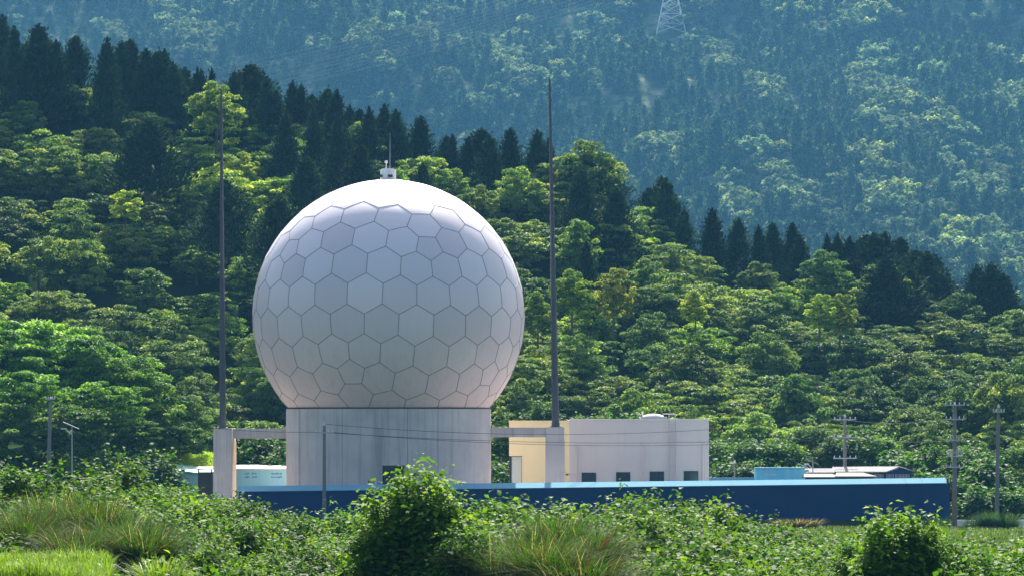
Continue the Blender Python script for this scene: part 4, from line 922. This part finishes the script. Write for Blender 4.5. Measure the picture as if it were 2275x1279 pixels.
# reed clumps and grasses
RM = [blades('reed', M['reed'], 1300, 2.6, 2.9, .035, 81, .8, .18), blades('reed', M['reed'], 1200, 2.8, 2.6, .038, 82, .95, .25)]
RL = [(110, 1085, 150, 'green and brown'), (165, 1090, 148, 'reddish brown and green'), (215, 1095, 146, 'tall green'), (270, 1120, 140, 'drooping tan and green'), (60, 1120, 142, 'dull brown'), (180, 1140, 136, 'pale arching'), (320, 1150, 136, 'dark drooping'), (1170, 1150, 132, 'green and tan'), (1240, 1130, 136, 'tall orange-brown and green'), (1300, 1140, 134, 'brown and green'), (1210, 1180, 124, 'pale drooping'), (1290, 1190, 122, 'pale drooping right-hand'), (1130, 1190, 126, 'bright green narrow')]
for k, (px, py, Y, d_) in enumerate(RL):
    s = .88 + .14*math.sin(k*3.1); hh = 2.5*s; x = Xp(px, Y); o = link('reed_clump', RM[k % 2], None, (x, Y, Zp(py, Y) - hh)); o.scale = (s, s, s); o.rotation_euler = (0, 0, k*1.3)
    tag(o, f'{d_} reed clump {"in the left foreground" if px < 600 else "in the foreground right of the tall bush"}, {ORD[k if px < 600 else k - 7]} as listed outward' if False else f'{d_} reed clump {"in the left foreground" if px < 600 else "in the foreground right of the tall bush"}', 'reeds', 'reed clumps in the foreground')
g = np.random.default_rng(5)
n = 16000; gy = g.uniform(112, 133, n); gx = Xp(g.uniform(-60, 245, n), gy); keep = g.random(n) < 1; gz = 12 - (g.uniform(0, 1, n)*0 + 1222 + 25*vnoise(gx, gy, 2.5, 4) - HZ)/F*130 - .75 + (gy - 122)*-.0
me = blades('grass', M['grass'], 0, 0, .9, .035, 91, .5, .05, (gx, gy, gz)); tag(link('grass', me), 'lush bright yellow-green grass in the bottom left corner', 'grass', kind='stuff')
sheet_x = np.linspace(Xp(-120, 133), Xp(262, 133), 40)
bk = sheet('grass_mound', lambda X, Y: 12 - (1222 + 25*vnoise(X, Y, 2.5, 4) - HZ)/F*130 - .8, sheet_x, np.linspace(108, 134, 30), M['hill'])
me = blades('grass', M['grass'], 420, 1.5, 1.6, .045, 93, .6, .05); o = link('grass_tuft', me, None, (Xp(355, 126), 126, Zp(1232, 126) - 1.4)); tag(o, 'bright green spiky grass tuft at the bottom edge left of centre', 'grass tuft'); o.scale = (1.1, 1.1, 1)
me = blades('grass', M['reed'], 700, 2.5, 1.6, .06, 94, .6, .8); o = link('grass_tuft', me, None, (Xp(1770, 372), 372, 1.0)); tag(o, 'orange-brown dry grass tuft at the foot of the blue wall', 'grass tuft'); o.scale = (1.8, 1, .9)
# grass along the wall foot at right and bank by the left shed
n = 14000; gy = g.uniform(340, 376, n); gx = Xp(g.uniform(1600, 2330, n), gy)
me = blades('grass', M['grass'], 0, 0, .55, .08, 95, .5, .25, (gx, gy, zg(gx, gy))); tag(link('grass', me), 'rough grass at the foot of the blue wall at right', 'grass', kind='stuff').color = (.6, .6, .8, 1)
n = 9000; gy = g.uniform(411, 423, n); gx = Xp(g.uniform(335, 478, n), gy); bankz = lambda x, y: np.interp(y, [410, 416, 425], [6.2, 8.2, 8.6]) + .5*sm((Xp(400, 415) - x)/6) - .6*sm((x - Xp(430, 415))/4)
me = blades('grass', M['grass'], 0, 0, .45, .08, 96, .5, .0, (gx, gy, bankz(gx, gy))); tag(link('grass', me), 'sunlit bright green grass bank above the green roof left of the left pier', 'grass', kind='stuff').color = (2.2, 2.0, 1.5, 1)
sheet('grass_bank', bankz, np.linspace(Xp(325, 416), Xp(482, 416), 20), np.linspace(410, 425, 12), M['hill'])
for k, (px, py, Y) in enumerate([(2195, 1128, 374), (2215, 1122, 373), (2240, 1135, 372), (2090, 1135, 377), (2165, 1140, 375)]):
    me_ = RM[k % 2]; o = link('reed_clump', me_, None, (Xp(px, Y), Y, Zp(py, Y) - 2.4)); o.scale = (.7, .7, .9); o.color = (.5, .8, .9, 1)
    tag(o, f'{ORD[k]} upright green weed clump around the poles at far right' if False else 'upright green weed clump growing around the poles at far right', 'weeds', 'weed clumps by the right-hand poles')

# ------------------------------------------------------------------ haze
hz = MB(); hz.box(-1300, 1300, -260, 3160, -9, 640); ho = hz.build('haze', M['white'])
hm = bpy.data.materials.new('haze_air'); hm.use_nodes = True; t = hm.node_tree; t.nodes.clear()
out = t.nodes.new('ShaderNodeOutputMaterial'); pv = t.nodes.new('ShaderNodeVolumePrincipled')
pv.inputs['Color'].default_value = (0.15, 0.47, 0.84, 1); pv.inputs['Density'].default_value = 0.000062; pv.inputs['Anisotropy'].default_value = 0.2
t.links.new(pv.outputs[0], out.inputs['Volume']); ho.data.materials.clear(); ho.data.materials.append(hm)
tag(ho, 'thin blue haze filling the valley air before the mountain', 'haze', kind='stuff')
